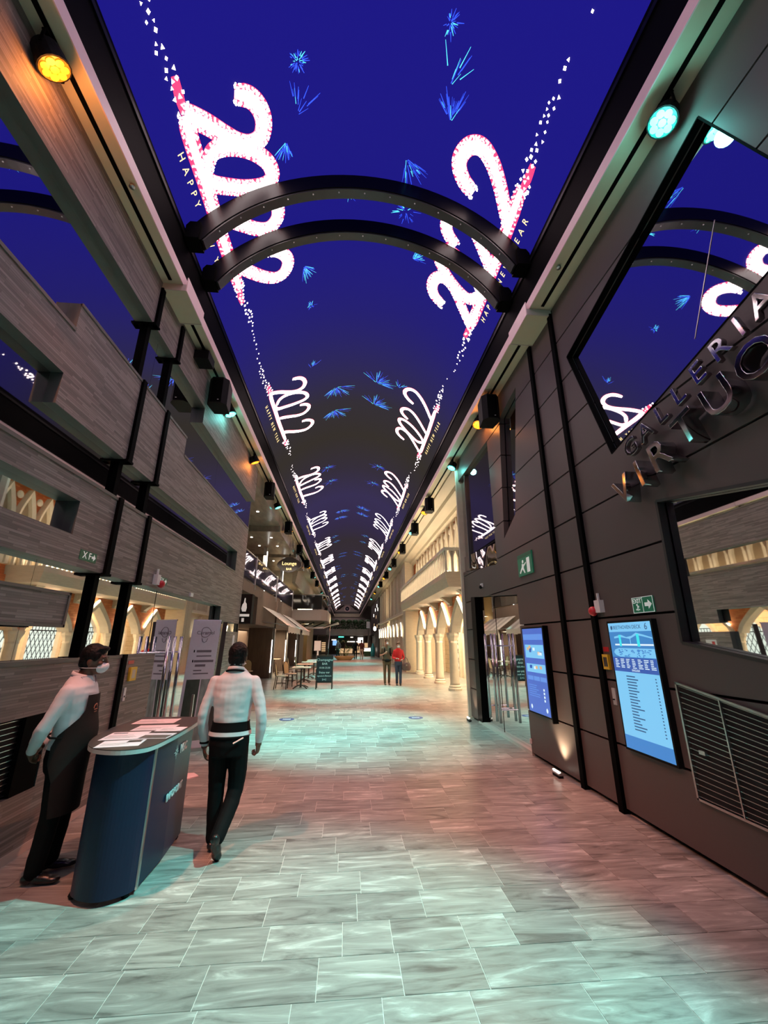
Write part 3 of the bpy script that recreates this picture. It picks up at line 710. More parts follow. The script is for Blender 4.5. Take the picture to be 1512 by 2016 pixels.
# inner wall with lattice windows, arcade ceiling
M['blockstone'] = strip_wood('stone_block_courses', (0.60,0.47,0.30), (0.74,0.61,0.42), 0.55, 0.24, 'yz', 0.6, 0.4)
ci = struct('wall_right_inner', (5.8, 18, 0))
MB().box((5.8,10.3,0), (6.0,25,3.5)).build('stone_courses', M['blockstone'], ci); MB().box((4.1,10.36,3.5), (6.0,25,3.6)).build('arcade_ceiling', M['stone'], ci)
wn = 0
for yc in (14.55, 17.05, 19.55, 22.05):
    wn += 1; wi = struct('window_%d' % wn, (5.78, yc, 0))
    top = arch_curve(yc, 0.82, 2.05, 0.75)
    prism_x([(yc-0.82,0.25),(yc+0.82,0.25)]+top[::-1], 5.77, 5.79, M['latticeglow'], M['stone'], 'window_glass', wi)
    mb = MB(); o2 = arch_curve(yc, 1.0, 2.05, 0.93)
    mb.loft([[(5.62,p[0],p[1]),(5.8,p[0],p[1]),(5.8,q[0],q[1]),(5.62,q[0],q[1])] for p, q in zip(o2, top)])
    for s_ in (-1, 1): mb.box((5.62,yc+s_*0.82,0), (5.8,yc+s_*1.0,2.06))
    mb.build('window_surround', M['stone2'], wi)
    mb = MB()
    for k in range(-7, 8):
        for s_ in (-1, 1):
            x0 = k*0.22; A = (yc+x0-0.9*s_*0.5, 0.3); B = (yc+x0+0.9*s_*0.5, 2.1)
            pl = clip(clip([(A[0]-.012,A[1]),(A[0]+.012,A[1]),(B[0]+.012,B[1]),(B[0]-.012,B[1])], (yc-.8,0), (yc-.8,3), False), (yc+.8,0), (yc+.8,3), True)
            if len(pl) > 2: mb.prism([(5.755,p[0],p[1]) for p in pl], (0.012,0,0))
    mb.box((5.745,yc-.82,2.06), (5.77,yc+.82,2.10)); mb.box((5.745,yc-.82,2.26), (5.77,yc+.82,2.29))
    for k in range(9): mb.box((5.75,yc-.7+k*.17,2.1), (5.765,yc-.68+k*.17,2.26))
    mb.build('lattice', M['black'], wi)
    lamp('arcade_lamp', 'AREA', (4.95, yc, 3.44), 190, (1.0,0.78,0.48), size=1.0, target=(4.95, yc, 0))
    tag(MB().lathe([(0.0,0),(0.09,0),(0.10,0.03)], (4.95,yc,3.47), 16).build('downlight', M['ledwarm']), 'warm round downlight in the arcade ceiling, %s' % ORD[wn-1], 'downlight', 'arcade downlights')
# balcony over the arcade
bc = thing('stone_balcony', 'long stone balcony with a glowing arched balustrade above the arcade', 'balcony', (3.4, 17.8, 3.3))
BY0, BY1, BX = 12.4, 23.3, 3.0
MB().prism([(BX+.08,0,3.30),(AX+.1,0,3.30),(AX+.1,0,3.76),(BX,0,3.76),(BX,0,3.62)], (0,BY1-BY0,0))
mb = MB(); mb.prism([(BX+.10,BY0+.06,3.30),(AX+.1,BY0+.06,3.30),(AX+.1,BY0,3.76),(BX,BY0,3.76),(BX,BY0,3.60)], (0,BY1-BY0,0)); mb.build('slab', M['stone'], bc)
MB().box((BX-.03,BY0-.03,4.42), (BX+.10,BY1,4.52)).build('rail', M['stone2'], bc); MB().box((BX+.10,BY0-.03,4.42), (AX,BY0+.10,4.52)).build('rail', M['stone2'], bc)
bal = MB(); bal.box((-.03,-.035,3.76), (.03,.035,4.42)); bal.prism([(-.03,-.035,4.20),(-.03,.035,4.20),(-.03,.11,4.42),(-.03,-.11,4.42)], (.06,0,0))
bm_ = bal.mesh('baluster', M['stone2'])
bal2 = MB(); bal2.box((-.035,-.03,3.76), (.035,.03,4.42)); bal2.prism([(-.035,-.03,4.20),(.035,-.03,4.20),(.11,-.03,4.42),(-.11,-.03,4.42)], (0,.06,0)); bm2 = bal2.mesh('baluster', M['stone2'])
po = parent_origin(bc)
k = BY0+.03
while k < BY1: o = link('baluster', bm_, bc); o.location = Vector((BX+.04,k,0))-po; k += 0.22
for x in (3.24,3.46,3.68,3.9): o = link('baluster', bm2, bc); o.location = Vector((x,BY0+.03,0))-po
MB().box((BX+.09,BY0+.1,3.765), (BX+.12,BY1,3.80)).build('led_strip', M['ledwarm'], bc)
# upper brick storey with lancet windows, cove
wu = struct('wall_right_upper', (AX, 18, 3.8))
MB().box((AX+.05,10.36,3.5), (AX+.3,25,6.5)).build('brick_storey', M['brick'], wu)
M['lancet'] = mat('dim_lancet_glass', (0.30,0.22,0.14), 0.3)
for k in range(16):
    yc = 10.9+0.80*k
    wn += 1; wi = struct('window_%d' % wn, (AX, yc, 3.8))
    o2 = arch_curve(yc, 0.36, 5.1, 0.95, 10); i2 = arch_curve(yc, 0.24, 5.1, 0.72, 10)
    mb = MB(); mb.loft([[(AX-.12,p[0],p[1]),(AX+.06,p[0],p[1]),(AX+.06,q[0],q[1]),(AX-.08,q[0],q[1])] for p, q in zip(o2, i2)])
    for s_ in (-1, 1): mb.box((AX-.10,yc+s_*0.24,3.78), (AX+.06,yc+s_*0.36,5.12))
    mb.build('window_frame', M['stone2'], wi)
    prism_x([(yc-.24,3.78),(yc+.24,3.78)]+i2[::-1], AX+.03, AX+.06, M['lancet'], M['stone'], 'window_pane', wi)
    if k < 15: MB().ell((AX-.06, yc+.40, 5.78), (.05,.12,.12), 10, 6).build('roundel', M['stone2'], wi)
cv = MB(); cv.loft([[(2.96,10.36,6.52),(2.96,10.36,6.44),(3.3,10.36,6.40),(3.36,10.36,6.30),(3.75,10.36,6.26),(3.8,10.36,6.16),(4.06,10.36,6.12),(4.06,10.36,6.52)],[(2.96,60,6.52),(2.96,60,6.44),(3.3,60,6.40),(3.36,60,6.30),(3.75,60,6.26),(3.8,60,6.16),(4.06,60,6.12),(4.06,60,6.52)]])
cv.build('trim_3', M['travertine'])['kind'] = 'structure'
lamp('balcony_cove_light', 'AREA', (3.55, 17.8, 3.82), 250, (1.0,0.82,0.56), shape='RECTANGLE', size=0.3, size_y=10.5, target=(3.55,17.8,6))
# farther flat stone front
wf = struct('wall_right_far', (3.5, 35, 0))
MB().box((3.45,24.6,0), (3.9,25.6,6.3)).build('pier', M['stone'], wf); MB().box((3.62,25.6,0), (3.9,46,6.3)).build('stone_front', M['stone'], wf)
MB().box((3.9,24.9,0), (6.0,25.1,6.5)).build('cross_wall', M['stone'], wf)
for k in range(9):
    y = 26.4+2.2*k
    MB().box((3.50,y-.13,3.45), (3.62,y+.13,6.2)).build('pilaster', M['stone2'], wf)
    mb = MB(); mb.box((3.50,y-.12,0), (3.62,y+.12,1.9)); mb.build('half_column', M['stone2'], wf)
    o2 = arch_curve(y+1.1, 1.0, 1.9, 1.25, 10); i2 = arch_curve(y+1.1, 0.84, 1.9, 1.02, 10)
    mb = MB(); mb.loft([[(3.50,p[0],p[1]),(3.62,p[0],p[1]),(3.62,q[0],q[1]),(3.50,q[0],q[1])] for p, q in zip(o2, i2)]); mb.build('blind_arch', M['stone2'], wf)
    mb = MB(); mb.tube([(3.45,y+.12,1.98),(3.45,y+.20,2.35),(3.45,y+.42,2.80)], .022, 6); mb.build('led_strip', M['ledwarm'], wf)
MB().box((3.42,25.62,3.30), (3.62,46,3.46)).build('string_course', M['stone2'], wf)
lamp('front_fill_up', 'AREA', (3.47, 35.8, 3.48), 420, (1.0,0.76,0.45), shape='RECTANGLE', size=0.08, size_y=20, target=(3.40,35.8,4.5))  # added upward fill for the stone front, no fixture built
lamp('front_fill_down', 'AREA', (3.45, 35.8, 3.28), 330, (1.0,0.76,0.45), shape='RECTANGLE', size=0.05, size_y=20, target=(3.3,35.8,0))  # added downward fill below the string course, no fixture built
# ================================================================== LEFT CAFE SIDE
def canvas(name, col):
    m = mat(name, col, 0.8, var=0.06); nt = m.node_tree; b = nt.nodes['Principled BSDF']; out = nt.nodes['Material Output']
    tr = nt.nodes.new('ShaderNodeBsdfTranslucent'); tr.inputs[0].default_value = c4(col); mx = nt.nodes.new('ShaderNodeMixShader'); mx.inputs[0].default_value = 0.5
    nt.links.new(b.outputs[0], mx.inputs[1]); nt.links.new(tr.outputs[0], mx.inputs[2]); nt.links.new(mx.outputs[0], out.inputs[0]); return m
M['fabric_w'] = canvas('white_awning_canvas', (0.95,0.90,0.84))
M['fabric_s'] = canvas('grey_awning_stripe', (0.66,0.61,0.57))
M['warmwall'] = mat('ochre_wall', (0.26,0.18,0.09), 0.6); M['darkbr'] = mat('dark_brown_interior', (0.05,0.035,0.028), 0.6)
M['rattan'] = mat('tan_rattan', (0.50,0.36,0.18), 0.6, scale=60, var=0.3); M['darkwood'] = mat('dark_bistro_wood', (0.045,0.022,0.014), 0.4)
M['ledwhite2'] = emis('cool_led_strip', (1.0,0.96,0.88), 4.0); M['spot'] = emis('ceiling_spot', (1.0,0.92,0.78), 10.0)
cf = struct('wall_left_cafe', (-3.6, 20, 0))
MB().box((-6.4,11.3,0), (-6.2,60,6.6)).build('inner_wall', M['warmwall'], cf)
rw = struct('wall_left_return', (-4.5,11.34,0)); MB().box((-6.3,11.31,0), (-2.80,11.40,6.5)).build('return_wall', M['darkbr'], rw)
ff = struct('floor_upper_cafe', (-4.5,18,3.5)); fw = struct('wall_cafe_fins', (-4,25,0)); cs_ = struct('ceiling_cafe', (-4.5,18,6))
MB().prism([(-6.2,16.3,2.30),(-3.40,16.3,2.30),(-3.40,16.3,3.66),(-6.2,16.3,3.66)], (0,10.4,0)).build('fascia', M['wood_far'], ff)
MB().box((-3.62,20.6,2.28), (-3.34,21.3,3.70)).build('fascia_pilaster', M['wood_far'], ff)
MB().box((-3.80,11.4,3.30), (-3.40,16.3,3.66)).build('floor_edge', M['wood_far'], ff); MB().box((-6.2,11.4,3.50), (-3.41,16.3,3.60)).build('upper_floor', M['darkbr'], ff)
for y0, x0 in ((21.4,-4.75),(26.2,-4.6),(31.5,-4.5)):
    MB().box((x0,y0,0), (-3.62,y0+.55,2.30)).build('fin_wall', M['wood_far'], fw)
    MB().box((-3.61,y0-.02,0.25), (-3.575,y0+.04,1.75)).build('led_strip', M['ledwhite2'], fw)
    MB().box((-3.56,y0,0.0), (-3.50,y0+.3,2.28)).build('metal_edge', M['steel'], fw)
MB().box((-5.9,21.9,0), (-5.7,40,2.3)).build('cafe_wall', M['wood_far'], cf)
MB().box((-3.75,33,0), (-3.5,36,2.3)).build('wood_front', M['wood_far'], fw)
MB().box((-4.7,28.6,0.0), (-4.6,31,2.1)).build('ochre_niche', M['warmwall'], fw)
# stepped marble soffits of the upper storey
for a, b_, z in ((11.42,15.9,6.03),(15.9,20.4,5.80),(21.3,25.6,5.82)):
    MB().box((-6.2,a,z), (-2.70,b_,6.5)).build('marble_soffit', M['marble'], cs_)
    for xx in (-3.2,-4.0):
        for yy in (a+1.0, a+2.6): tag(MB().lathe([(0.0,0),(0.045,0),(0.05,0.01)], (xx,yy,z-0.011), 12).build('soffit_spotlight', M['spot']), 'tiny %s spotlight towards the %s, in the %s marble soffit from the camera' % ('near' if yy < a+2 else 'far', 'hall' if xx > -3.5 else 'cafe wall', 'first' if a < 15 else ('second' if a < 20 else 'third')), 'spotlight', 'soffit spotlights')
MB().box((-6.2,20.4,6.2), (-2.70,60,6.5)).build('far_soffit', M['travertine'], cs_)
cv = MB(); cv.loft([[(-2.72,y,6.50),(-2.72,y,6.42),(-3.1,y,6.30),(-3.3,y,5.2),(-3.5,y,5.2),(-3.5,y,6.5)] for y in (26.5,60)]); cv.build('trim_4', M['travertine'])['kind'] = 'structure'
# upper floor: lit posts and glass balustrade
for i, y in enumerate((13.9,18.8,23.8)):
    t = thing('light_post', 'chrome post with white light strip on the upper cafe floor, %s' % ORD[i], 'post', (-3.75,y,3.67), 0, 'lit posts on the upper cafe floor')
    MB().box((-3.82,y-.10,3.60 if y < 16 else 3.66), (-3.68,y+.10,5.78)).build('post_body', M['steel'], t); MB().box((-3.68,y-.03,3.66), (-3.66,y+.03,5.6)).build('light_strip', M['ledwhite2'], t)
M['railglass'] = mat('reflective_rail_glass', (0.30,0.28,0.28), 0.03, metal=0.9, var=0.02)
bl_ = thing('glass_balustrade', 'reflective glass balustrade along the upper cafe floor', 'balustrade', (-3.4, 19, 3.66))
for a, b_ in ((11.6,15.5),(15.7,20.4),(20.6,26.6)):
    MB().box((-3.425,a,3.70), (-3.405,b_,4.62)).build('glass_panel', M['railglass'], bl_)
    MB().box((-3.46,b_,3.5), (-3.38,b_+.1,4.72)).build('rail_post', M['steel'], bl_)
MB().tube([(-3.42,11.6,4.66),(-3.42,26.7,4.66)], 0.028, 8).build('handrail', M['steel'], bl_)
MB().box((-6.1,16,3.66), (-6.0,26,6.2)).build('upper_back_panel', M['darkbr'], cf)
for i, (y, z) in enumerate(((17.0,4.4),(20.2,4.3),(22.6,4.5))): MB().box((-5.4,y,3.66), (-5.2,y+1.6,5.4)).build('partition', M['wood_far'], cf)
lamp('cafe_upper_light', 'AREA', (-4.6,18,5.4), 80, (1.0,0.85,0.65), size=2.5, target=(-4.6,18,0))
lamp('cafe_lower_light', 'AREA', (-4.6,24,2.22), 150, (1.0,0.78,0.50), size=2.5, target=(-4.6,24,0))
for yy in (17.5,22.5): lamp('cafe_front_fill', 'SPOT', (-2.85,yy,5.76), 420, (1.0,0.82,0.66), target=(-3.2,yy+2.2,2.4), spot_size=math.radians(95), spot_blend=0.8, shadow_soft_size=0.05)  # added spots to brighten fascia and awnings, apart from the soffit spotlights
# second balcony farther along, with glass canopy
t = thing('curved_balcony', 'rose marble balcony with glass rail above the ribbed canopy', 'balcony', (-2.6,33,3.3))
MB().prism([(-3.8,29.5,3.05),(-1.75,29.5,3.05),(-1.35,30.5,3.05),(-1.35,36,3.05),(-3.8,36,3.05)], (0,0,0.72)).build('slab', M['ledge'], t)
M['railglass2'] = mat('dim_rail_glass', (0.10,0.095,0.095), 0.05, metal=0.7)
MB().box((-3.8,29.52,3.8), (-1.75,29.54,4.75)).build('glass_panel', M['railglass2'], t); MB().box((-1.38,30.5,3.8), (-1.36,36,4.75)).build('glass_panel', M['railglass2'], t)
MB().tube([(-3.8,29.53,4.78),(-1.75,29.53,4.78),(-1.37,30.5,4.78),(-1.37,36,4.78)], 0.03, 8).build('handrail', M['steel'], t)
MB().box((-3.4,29.6,3.78), (-2.4,29.7,4.0)).build('lamp_box', M['ledwarm'], t)
t = thing('ribbed_canopy', 'white glass canopy with dark ribs below the far balcony', 'canopy', (-2.4,31,2.5))
MB().prism([(-3.8,29.0,2.52),(-1.55,28.9,2.52),(-0.62,32,3.02),(-0.62,36,3.02),(-3.8,36,3.02)], (0,0,0.03)).build('canopy_sheet', M['fabric_w'], t)
for k in range(5):
    x = -3.7+.75*k; MB().tube([(x-.15,28.95,2.52),(x+.28,30.5,2.80),(x+.55,32,2.99)], 0.035, 6).build('rib', M['black'], t)
MB().tube([(-3.8,28.95,2.50),(-1.55,28.85,2.50),(-0.62,32,3.0)], 0.04, 6).build('rim', M['steel'], t)
# awnings
def awning(y0, y1, label):
    xw, xo, zt, zb = -3.40, -2.32, 3.04, 2.27
    t = thing('cafe_awning', label, 'awning', (xw, (y0+y1)/2, zb))
    n = 9
    for k in range(n):
        a = y0+(y1-y0)*k/n; b_ = y0+(y1-y0)*(k+1)/n
        mb = MB(); mb.prism([(xw,a,zt),(xw,b_,zt),(xo,b_,zb),(xo,a,zb)], (0,0,0.012)); m_ = M['fabric_w'] if k % 2 == 0 else M['fabric_s']
        mb.build('canvas_stripe', m_, t)
        mb = MB(); mb.box((xo-.006,a,zb-.26+.03*(k % 2)), (xo+.006,b_,zb+.01)); mb.build('valance', M['fabric_w'], t)
    mb = MB()
    for yy in (y0+.05, y1-.05): mb.tube([(xw,yy,2.45),(xo+.05,yy,zb+.02)], 0.02, 6)
    mb.build('arm', M['steel'], t)
awning(17.4, 21.8, 'nearer striped white awning over the cafe tables'); awning(23.0, 27.3, 'farther striped white awning beside the ribbed canopy')
# oval hanging sign
t = thing('oval_sign', 'dark oval sign with gold lettering hanging above the upper cafe floor', 'sign', (-2.85,20.2,5.22))
mb = MB(); mb.smooth = False
mb.prism([(-2.85+0.56*math.cos(2*PI*k/28)*(1+.05*math.cos(8*PI*k/28)),20.15,5.25+0.36*math.sin(2*PI*k/28)*(1+.06*math.cos(8*PI*k/28))) for k in range(28)], (0,.10,0)); mb.build('board', M['brownlam'], t)
text_at('lettering', 'Lounge', 0.24, M['ledgold'], (-2.85,20.13,5.30), (1,0,0), (0,0,1), t); text_at('lettering', 'BAR', 0.15, M['ledgold'], (-2.85,20.13,5.03), (1,0,0), (0,0,1), t)
MB().box((-2.87,20.18,5.66), (-2.83,20.22,6.5)).build('hanger', M['black'], t)
# projecting light-box sign at the end of the wooden wall
t = thing('lightbox_sign', 'square dark light-box sign with a white bottle logo at the end of the wood wall', 'sign', (-2.58,11.1,2.5))
MB().box((-2.78,10.95,2.13), (-2.42,11.2,2.86)).build('case', M['rubber'], t)
mb = MB(); mb.prism([(-2.60+dx*0.09,10.944,2.50+dz*.13) for dx, dz in ((-.5,-.6),(-.8,.0),(-.6,.7),(-.25,1.1),(-.1,2.0),(.15,2.0),(.2,1.2),(.55,.9),(.7,.1),(.5,-.6))], (0,.006,0)); mb.build('logo', M['signwhite'], t)
MB().box((-2.74,10.944,2.30), (-2.46,10.95,2.36)).build('name_bar', M['signwhite'], t); MB().box((-2.64,10.944,2.17), (-2.58,10.95,2.26)).build('logo_mark', M['signwhite'], t)
# bistro chairs and tables
M['seatw'] = mat('cream_chair_weave', (0.55,0.50,0.38), 0.7, scale=80, var=0.3)
def make_chair():
    r = thing('bistro_chair', 'x', 'chair', (0,0,0), 0, 'bistro chairs of the cafe terrace')
    for sx in (-1, 1):
        MB().tube([(sx*.20,-.20,0),(sx*.18,-.18,.45)], 0.016, 7).build('leg', M['darkwood'], r)
        MB().tube([(sx*.22,.24,0),(sx*.19,.19,.45),(sx*.19,.24,.72)], 0.016, 7).build('leg', M['darkwood'], r)
    mb = MB(); mb.lathe([(.225,.44),(.235,.455),(.225,.475)], (0,0,0), 16); mb.build('seat', M['seatw'], r)
    mb = MB(); mb.tube([(-.15,-.16,.2),(.15,-.16,.2),(.16,.18,.2),(-.16,.18,.2),(-.15,-.16,.2)], .011, 6); mb.build('stretcher', M['darkwood'], r)
    n = 12; rr = []
    pts = [(-.19,.46)]+[(-.19*math.cos(PI*k/n), .72+.20*math.sin(PI*k/n)) for k in range(n+1)]+[(.19,.46)]
    P = [(x, .20+(z-.45)*.16, z) for x, z in pts]
    MB().prism([(p[0],p[1]-.006,p[2]) for p in P], (0,.012,0)).build('backrest', M['rattan'], r)
    MB().tube(P, .016, 7).build('back_hoop', M['darkwood'], r)
    return r
def make_table():
    r = thing('bistro_table', 'x', 'table', (0,0,0), 0, 'bistro tables of the cafe terrace')
    MB().box((-.34,-.34,.72), (.34,.34,.75)).build('tabletop', M['stone2'], r)
    mb = MB(); mb.lathe([(.06,.03),(.035,.08),(.03,.66),(.08,.72)], (0,0,0), 12); mb.build('pedestal', M['darkwood'], r)
    for k in range(4):
        a = PI/4+k*PI/2; MB().tube([(0,0,.12),(.18*math.cos(a),.18*math.sin(a),.09),(.36*math.cos(a),.36*math.sin(a),.015)], .02, 6).build('foot', M['darkwood'], r)
    return r
ch0, tb0 = make_chair(), make_table(); used = [False, False]
def place(proto, k, x, y, rz, label):
    o = proto if not used[k] else copy_tree(proto)
    used[k] = True; o.location = (x, y, 0); o.rotation_euler = (0, 0, rz); o['label'] = label
CH = [(-2.35,16.75,PI/2,'rattan bistro chair nearest to the camera, left of the front cafe table'),
      (-2.15,17.75,PI/2-.4,'bistro chair with its back turned in teal light, behind the front cafe chair'),
      (-2.45,19.3,PI/2,'bistro chair left of the second cafe table from the camera'),
      (-2.45,20.9,PI/2,'bistro chair left of the third cafe table from the camera'),
      (-2.3,22.6,PI/2,'bistro chair left of the fourth cafe table, by the far awning'),
      (-1.15,20.6,-PI/2,'bistro chair right of the third cafe table, behind the blackboard'),
      (-5.15,22.2-1.3,2.6,'yellow lit bistro chair in the cafe recess left of the wood fin wall'),
      (-4.5,24.9,PI/2,'bistro chair between the two lit fin walls of the cafe'),
      (-4.2,19.35,.3,'bistro chair in front of the first wood fin wall')]
for a in CH: place(ch0, 0, a[0], a[1], a[2], a[3])
TB = [(-1.66,16.95,'front bistro table beside the blackboard'),(-1.75,19.2,'second bistro table of the row under the awnings'),(-1.72,21.0,'third bistro table of the row under the awnings'),(-1.62,22.9,'farthest bistro table of the row under the awnings'),(-4.65,20.2,'bistro table in the cafe recess before the first fin wall'),(-3.95,24.6,'bistro table between the two lit fin walls')]
for a in TB: place(tb0, 1, a[0], a[1], 0.0, a[2])
# blackboard A-frame
t = thing('chalkboard_sign', 'black A-frame chalkboard with white handwriting standing on the floor', 'chalkboard', (-0.77,16.6,0))
M['slate'] = mat('slate_board', (0.012,0.014,0.018), 0.6, scale=20, var=0.4); M['chalk'] = mat('white_chalk', (0.75,0.75,0.75), 0.8)
tilt = 0.10
def bp_(x, z): return (x, 16.5+tilt*z, z)
MB().prism([bp_(-1.05,.24),bp_(-.49,.24),bp_(-.49,1.14),bp_(-1.05,1.14)], (0,.02,0)).build('board', M['slate'], t)
for a, b_, c_, d_ in ((-1.08,-1.04,0,1.18),(-.50,-.46,0,1.18)):
    MB().prism([bp_(a,c_),bp_(b_,c_),bp_(b_,d_),bp_(a,d_)], (0,.035,0)).build('upright', M['darkwood'], t)
    MB().prism([(a,16.95-.0,0),(b_,16.95,0),(b_,16.64,1.16),(a,16.64,1.16)], (0,.03,0)).build('back_leg', M['darkwood'], t)
for z in (.22,1.13): MB().prism([bp_(-1.06,z),bp_(-.48,z),bp_(-.48,z+.05),bp_(-1.06,z+.05)], (0,.03,0)).build('crosspiece', M['darkwood'], t)
for z, s_, tx in ((1.02,.15,'Champagne'),(.88,.13,'BAR'),(.74,.14,'10:30-23:30'),(.58,.12,'Enjoy our'),(.46,.12,'signature flavours'),(.33,.13,'1+1')):
    w_ = text_mesh(tx, s_).dimensions if False else None
    text_at('chalk_writing', tx, s_*(0.62 if len(tx) > 10 else 0.85), M['chalk'], Vector(bp_(-.77,z))+Vector((0,-.006,0)), (1,0,0), (0,tilt,1), t, ext=0.002)
# menu stand near stairs
t = thing('menu_stand', 'white menu stand behind the cafe tables by the stairs', 'menu stand', (-1.75,28,0))
MB().box((-2.0,28,0), (-1.55,28.05,.04)).build('base', M['white'], t); MB().box((-1.83,28.0,.04), (-1.72,28.03,1.1)).build('post', M['white'], t); MB().box((-2.02,27.97,1.1), (-1.6,28.0,1.7)).build('panel', M['white'], t)
# dark staircase
t = thing('staircase', 'dark staircase rising at the far left beyond the cafe', 'staircase', (-2.4,45,0))
for k in range(13): MB().box((-3.1,44.0+.28*k,.18*k+.11), (-1.8,44.30+.28*k,.18*k+.17)).build('tread', M['brownlam'], t)
for x in (-3.12,-1.80): MB().prism([(x,43.9,0),(x,44.2,0),(x,47.9,2.35),(x,47.6,2.4)], (.05,0,0)).build('stringer', M['darkbr'], t)
MB().tube([(-1.76,44,.95),(-1.76,47.8,3.3)], .03, 6).build('handrail', M['steel'], t)
# ================================================================== FAR END
we = struct('wall_end', (0, YEND, 0))
MB().box((-7,YEND+.05,0), (7,YEND+.4,9.2)).build('end_wall', M['ledge'], we)
n = 30; P = [vault(YEND-.05, VS*k/n) for k in range(n+1)]
MB().prism([(p[0],p[1],p[2]) for p in P], (0,.08,0)).build('lunette', M['ledge'], we)
for s0, s1 in ((.06,.40),(.60,.94)):
    P = [vault(YEND-.12, VS*(s0+(s1-s0)*k/10), 0.12) for k in range(11)]; Q = [(p[0], p[1], max(7.5, p[2]-(.55-.4*abs(k-5)/5))) for k, p in enumerate(P)]
    MB().prism(P+Q[::-1], (0,.06,0)).build('lunette_panel', M['darkbr'], we)
MB().lathe([(.0,0),(.62,0),(.66,.04)], (0,0,0), 28)
for r_, m_ in ((.66,'pink'),(.42,'navy'),(.14,'chrome')):
    MB().prism([(VX+r_*math.cos(2*PI*k/24),YEND-.14-(.7-r_)*.06,8.0+r_*math.sin(2*PI*k/24)) for k in range(24)], (0,.06,0)).build('rosette', M[m_], we)
MB().box((-3.0,YEND-.3,6.35), (3.2,YEND-.05,7.0)).build('end_cornice', M['cream'], we); MB().box((-2.6,YEND-.25,7.05), (2.8,YEND-.05,7.4)).build('end_frieze', M['brownlam'], we)
# bridge with hedge planter
M['leaf'] = mat('hedge_leaf', (0.03,0.075,0.025), 0.6, scale=8, var=0.5); M['palm'] = mat('palm_leaf', (0.10,0.20,0.05), 0.5, var=0.4); M['greystone'] = mat('grey_fascia_stone', (0.28,0.27,0.25), 0.5, scale=2, var=0.3)
t = thing('planter_bridge', 'grey stone bridge fascia topped by a dark green hedge across the far hall', 'planter', (0.3,53,2.3))
MB().box((-2.4,52,2.32), (3.0,54,3.05)).build('fascia', M['greystone'], t)
rh = random.Random(5); mb = MB()
for i in range(2600):
    c = Vector((rh.uniform(-2.1,2.7), rh.uniform(51.95,53.6), rh.uniform(2.95,4.0)+rh.gauss(0,.05))); a = rh.uniform(0,2*PI); e = rh.uniform(-.8,.8); s_ = rh.uniform(.06,.14)
    d = Vector((math.cos(a)*math.cos(e), math.sin(a)*math.cos(e), math.sin(e)))*s_; q = d.orthogonal().normalized()*s_*.4
    mb.add([c-d, c+q, c+d, c-q], [(0,1,2,3)])
mb.build('hedge', M['leaf'], t, fix=False)['kind'] = 'stuff'
for k in range(7): MB().ell((-1.9+.75*k,52.6,3.95), (.36,.5,.28), 10, 6).build('hedge_mound', M['leaf'], t)
# shops under the bridge
sh = struct('wall_far_shops', (0, 58, 0))
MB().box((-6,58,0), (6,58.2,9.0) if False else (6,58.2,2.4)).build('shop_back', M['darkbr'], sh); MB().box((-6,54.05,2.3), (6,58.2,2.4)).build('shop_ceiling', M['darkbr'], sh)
M['shopwhite'] = emis('shop_light', (1.0,0.93,0.82), 3.0); M['shopblue'] = emis('shop_blue_screen', (0.25,0.5,1.0), 1.2); M['shopgreen'] = emis('shop_teal_light', (0.1,1.0,0.7), 2.5); M['shopwarm'] = emis('shop_warm_glow', (1.0,0.62,0.32), 0.7)
for (x0,x1,z0,z1,m_,nm) in ((-1.9,-1.3,1.75,1.85,'shopwhite','shop_lamp'),(-1.0,-.3,2.12,2.24,'shopgreen','shop_lamp'),(.6,.95,2.1,2.18,'shopwhite','shop_lamp'),(.2,1.6,1.52,1.62,'shopwhite','shop_lamp'),(-1.75,-1.2,1.1,1.7,'shopblue','shop_screen'),(-.9,.9,.1,.7,'shopwarm','lit_shelf'),(1.1,1.9,.15,1.4,'shopwarm','lit_shelf'),(1.6,2.3,1.4,2.1,'shopwhite','lit_panel'),(-3.2,-2.4,.3,1.5,'shopwarm','lit_panel'),(2.5,3.3,.3,1.4,'shopwarm','lit_shelf')):
    MB().box((x0,57.9,z0), (x1,57.95,z1)).build(nm, M[m_], sh)
for x in (-2.3,2.9): MB().box((x-.12,52.3,0), (x+.12,52.6,2.32)).build('shop_pillar', M['darkbr'], t)
# right dark store front beyond the stone front
sr = struct('wall_right_store', (3.7, 53, 0)); sl = struct('wall_left_store', (-3.4, 40, 0))
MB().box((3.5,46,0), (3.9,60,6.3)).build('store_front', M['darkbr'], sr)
for y, z in ((47,4.9),(48.4,5.4),(49.5,4.2),(51,5.1),(53,3.4),(48,3.1),(54,4.6)): MB().box((3.46,y,z), (3.5,y+.35,z+.35)).build('lit_panel', M['shopwhite'] if z > 4.5 else M['shopwarm'], sr)
MB().box((-3.6,37,0), (-3.3,43.5,3.0)).build('left_store_front', M['warmwall'], sl)
t = thing('globe_lamp', 'white globe wall lamp at the far right store', 'lamp', (3.1,46.2,2.9)); MB().ell((3.1,46.2,2.95), (.17,.17,.25), 14, 8).build('globe', M['shopwhite'], t, smooth=True); MB().box((3.1,46.17,2.93), (3.5,46.23,2.97)).build('arm', M['black'], t)
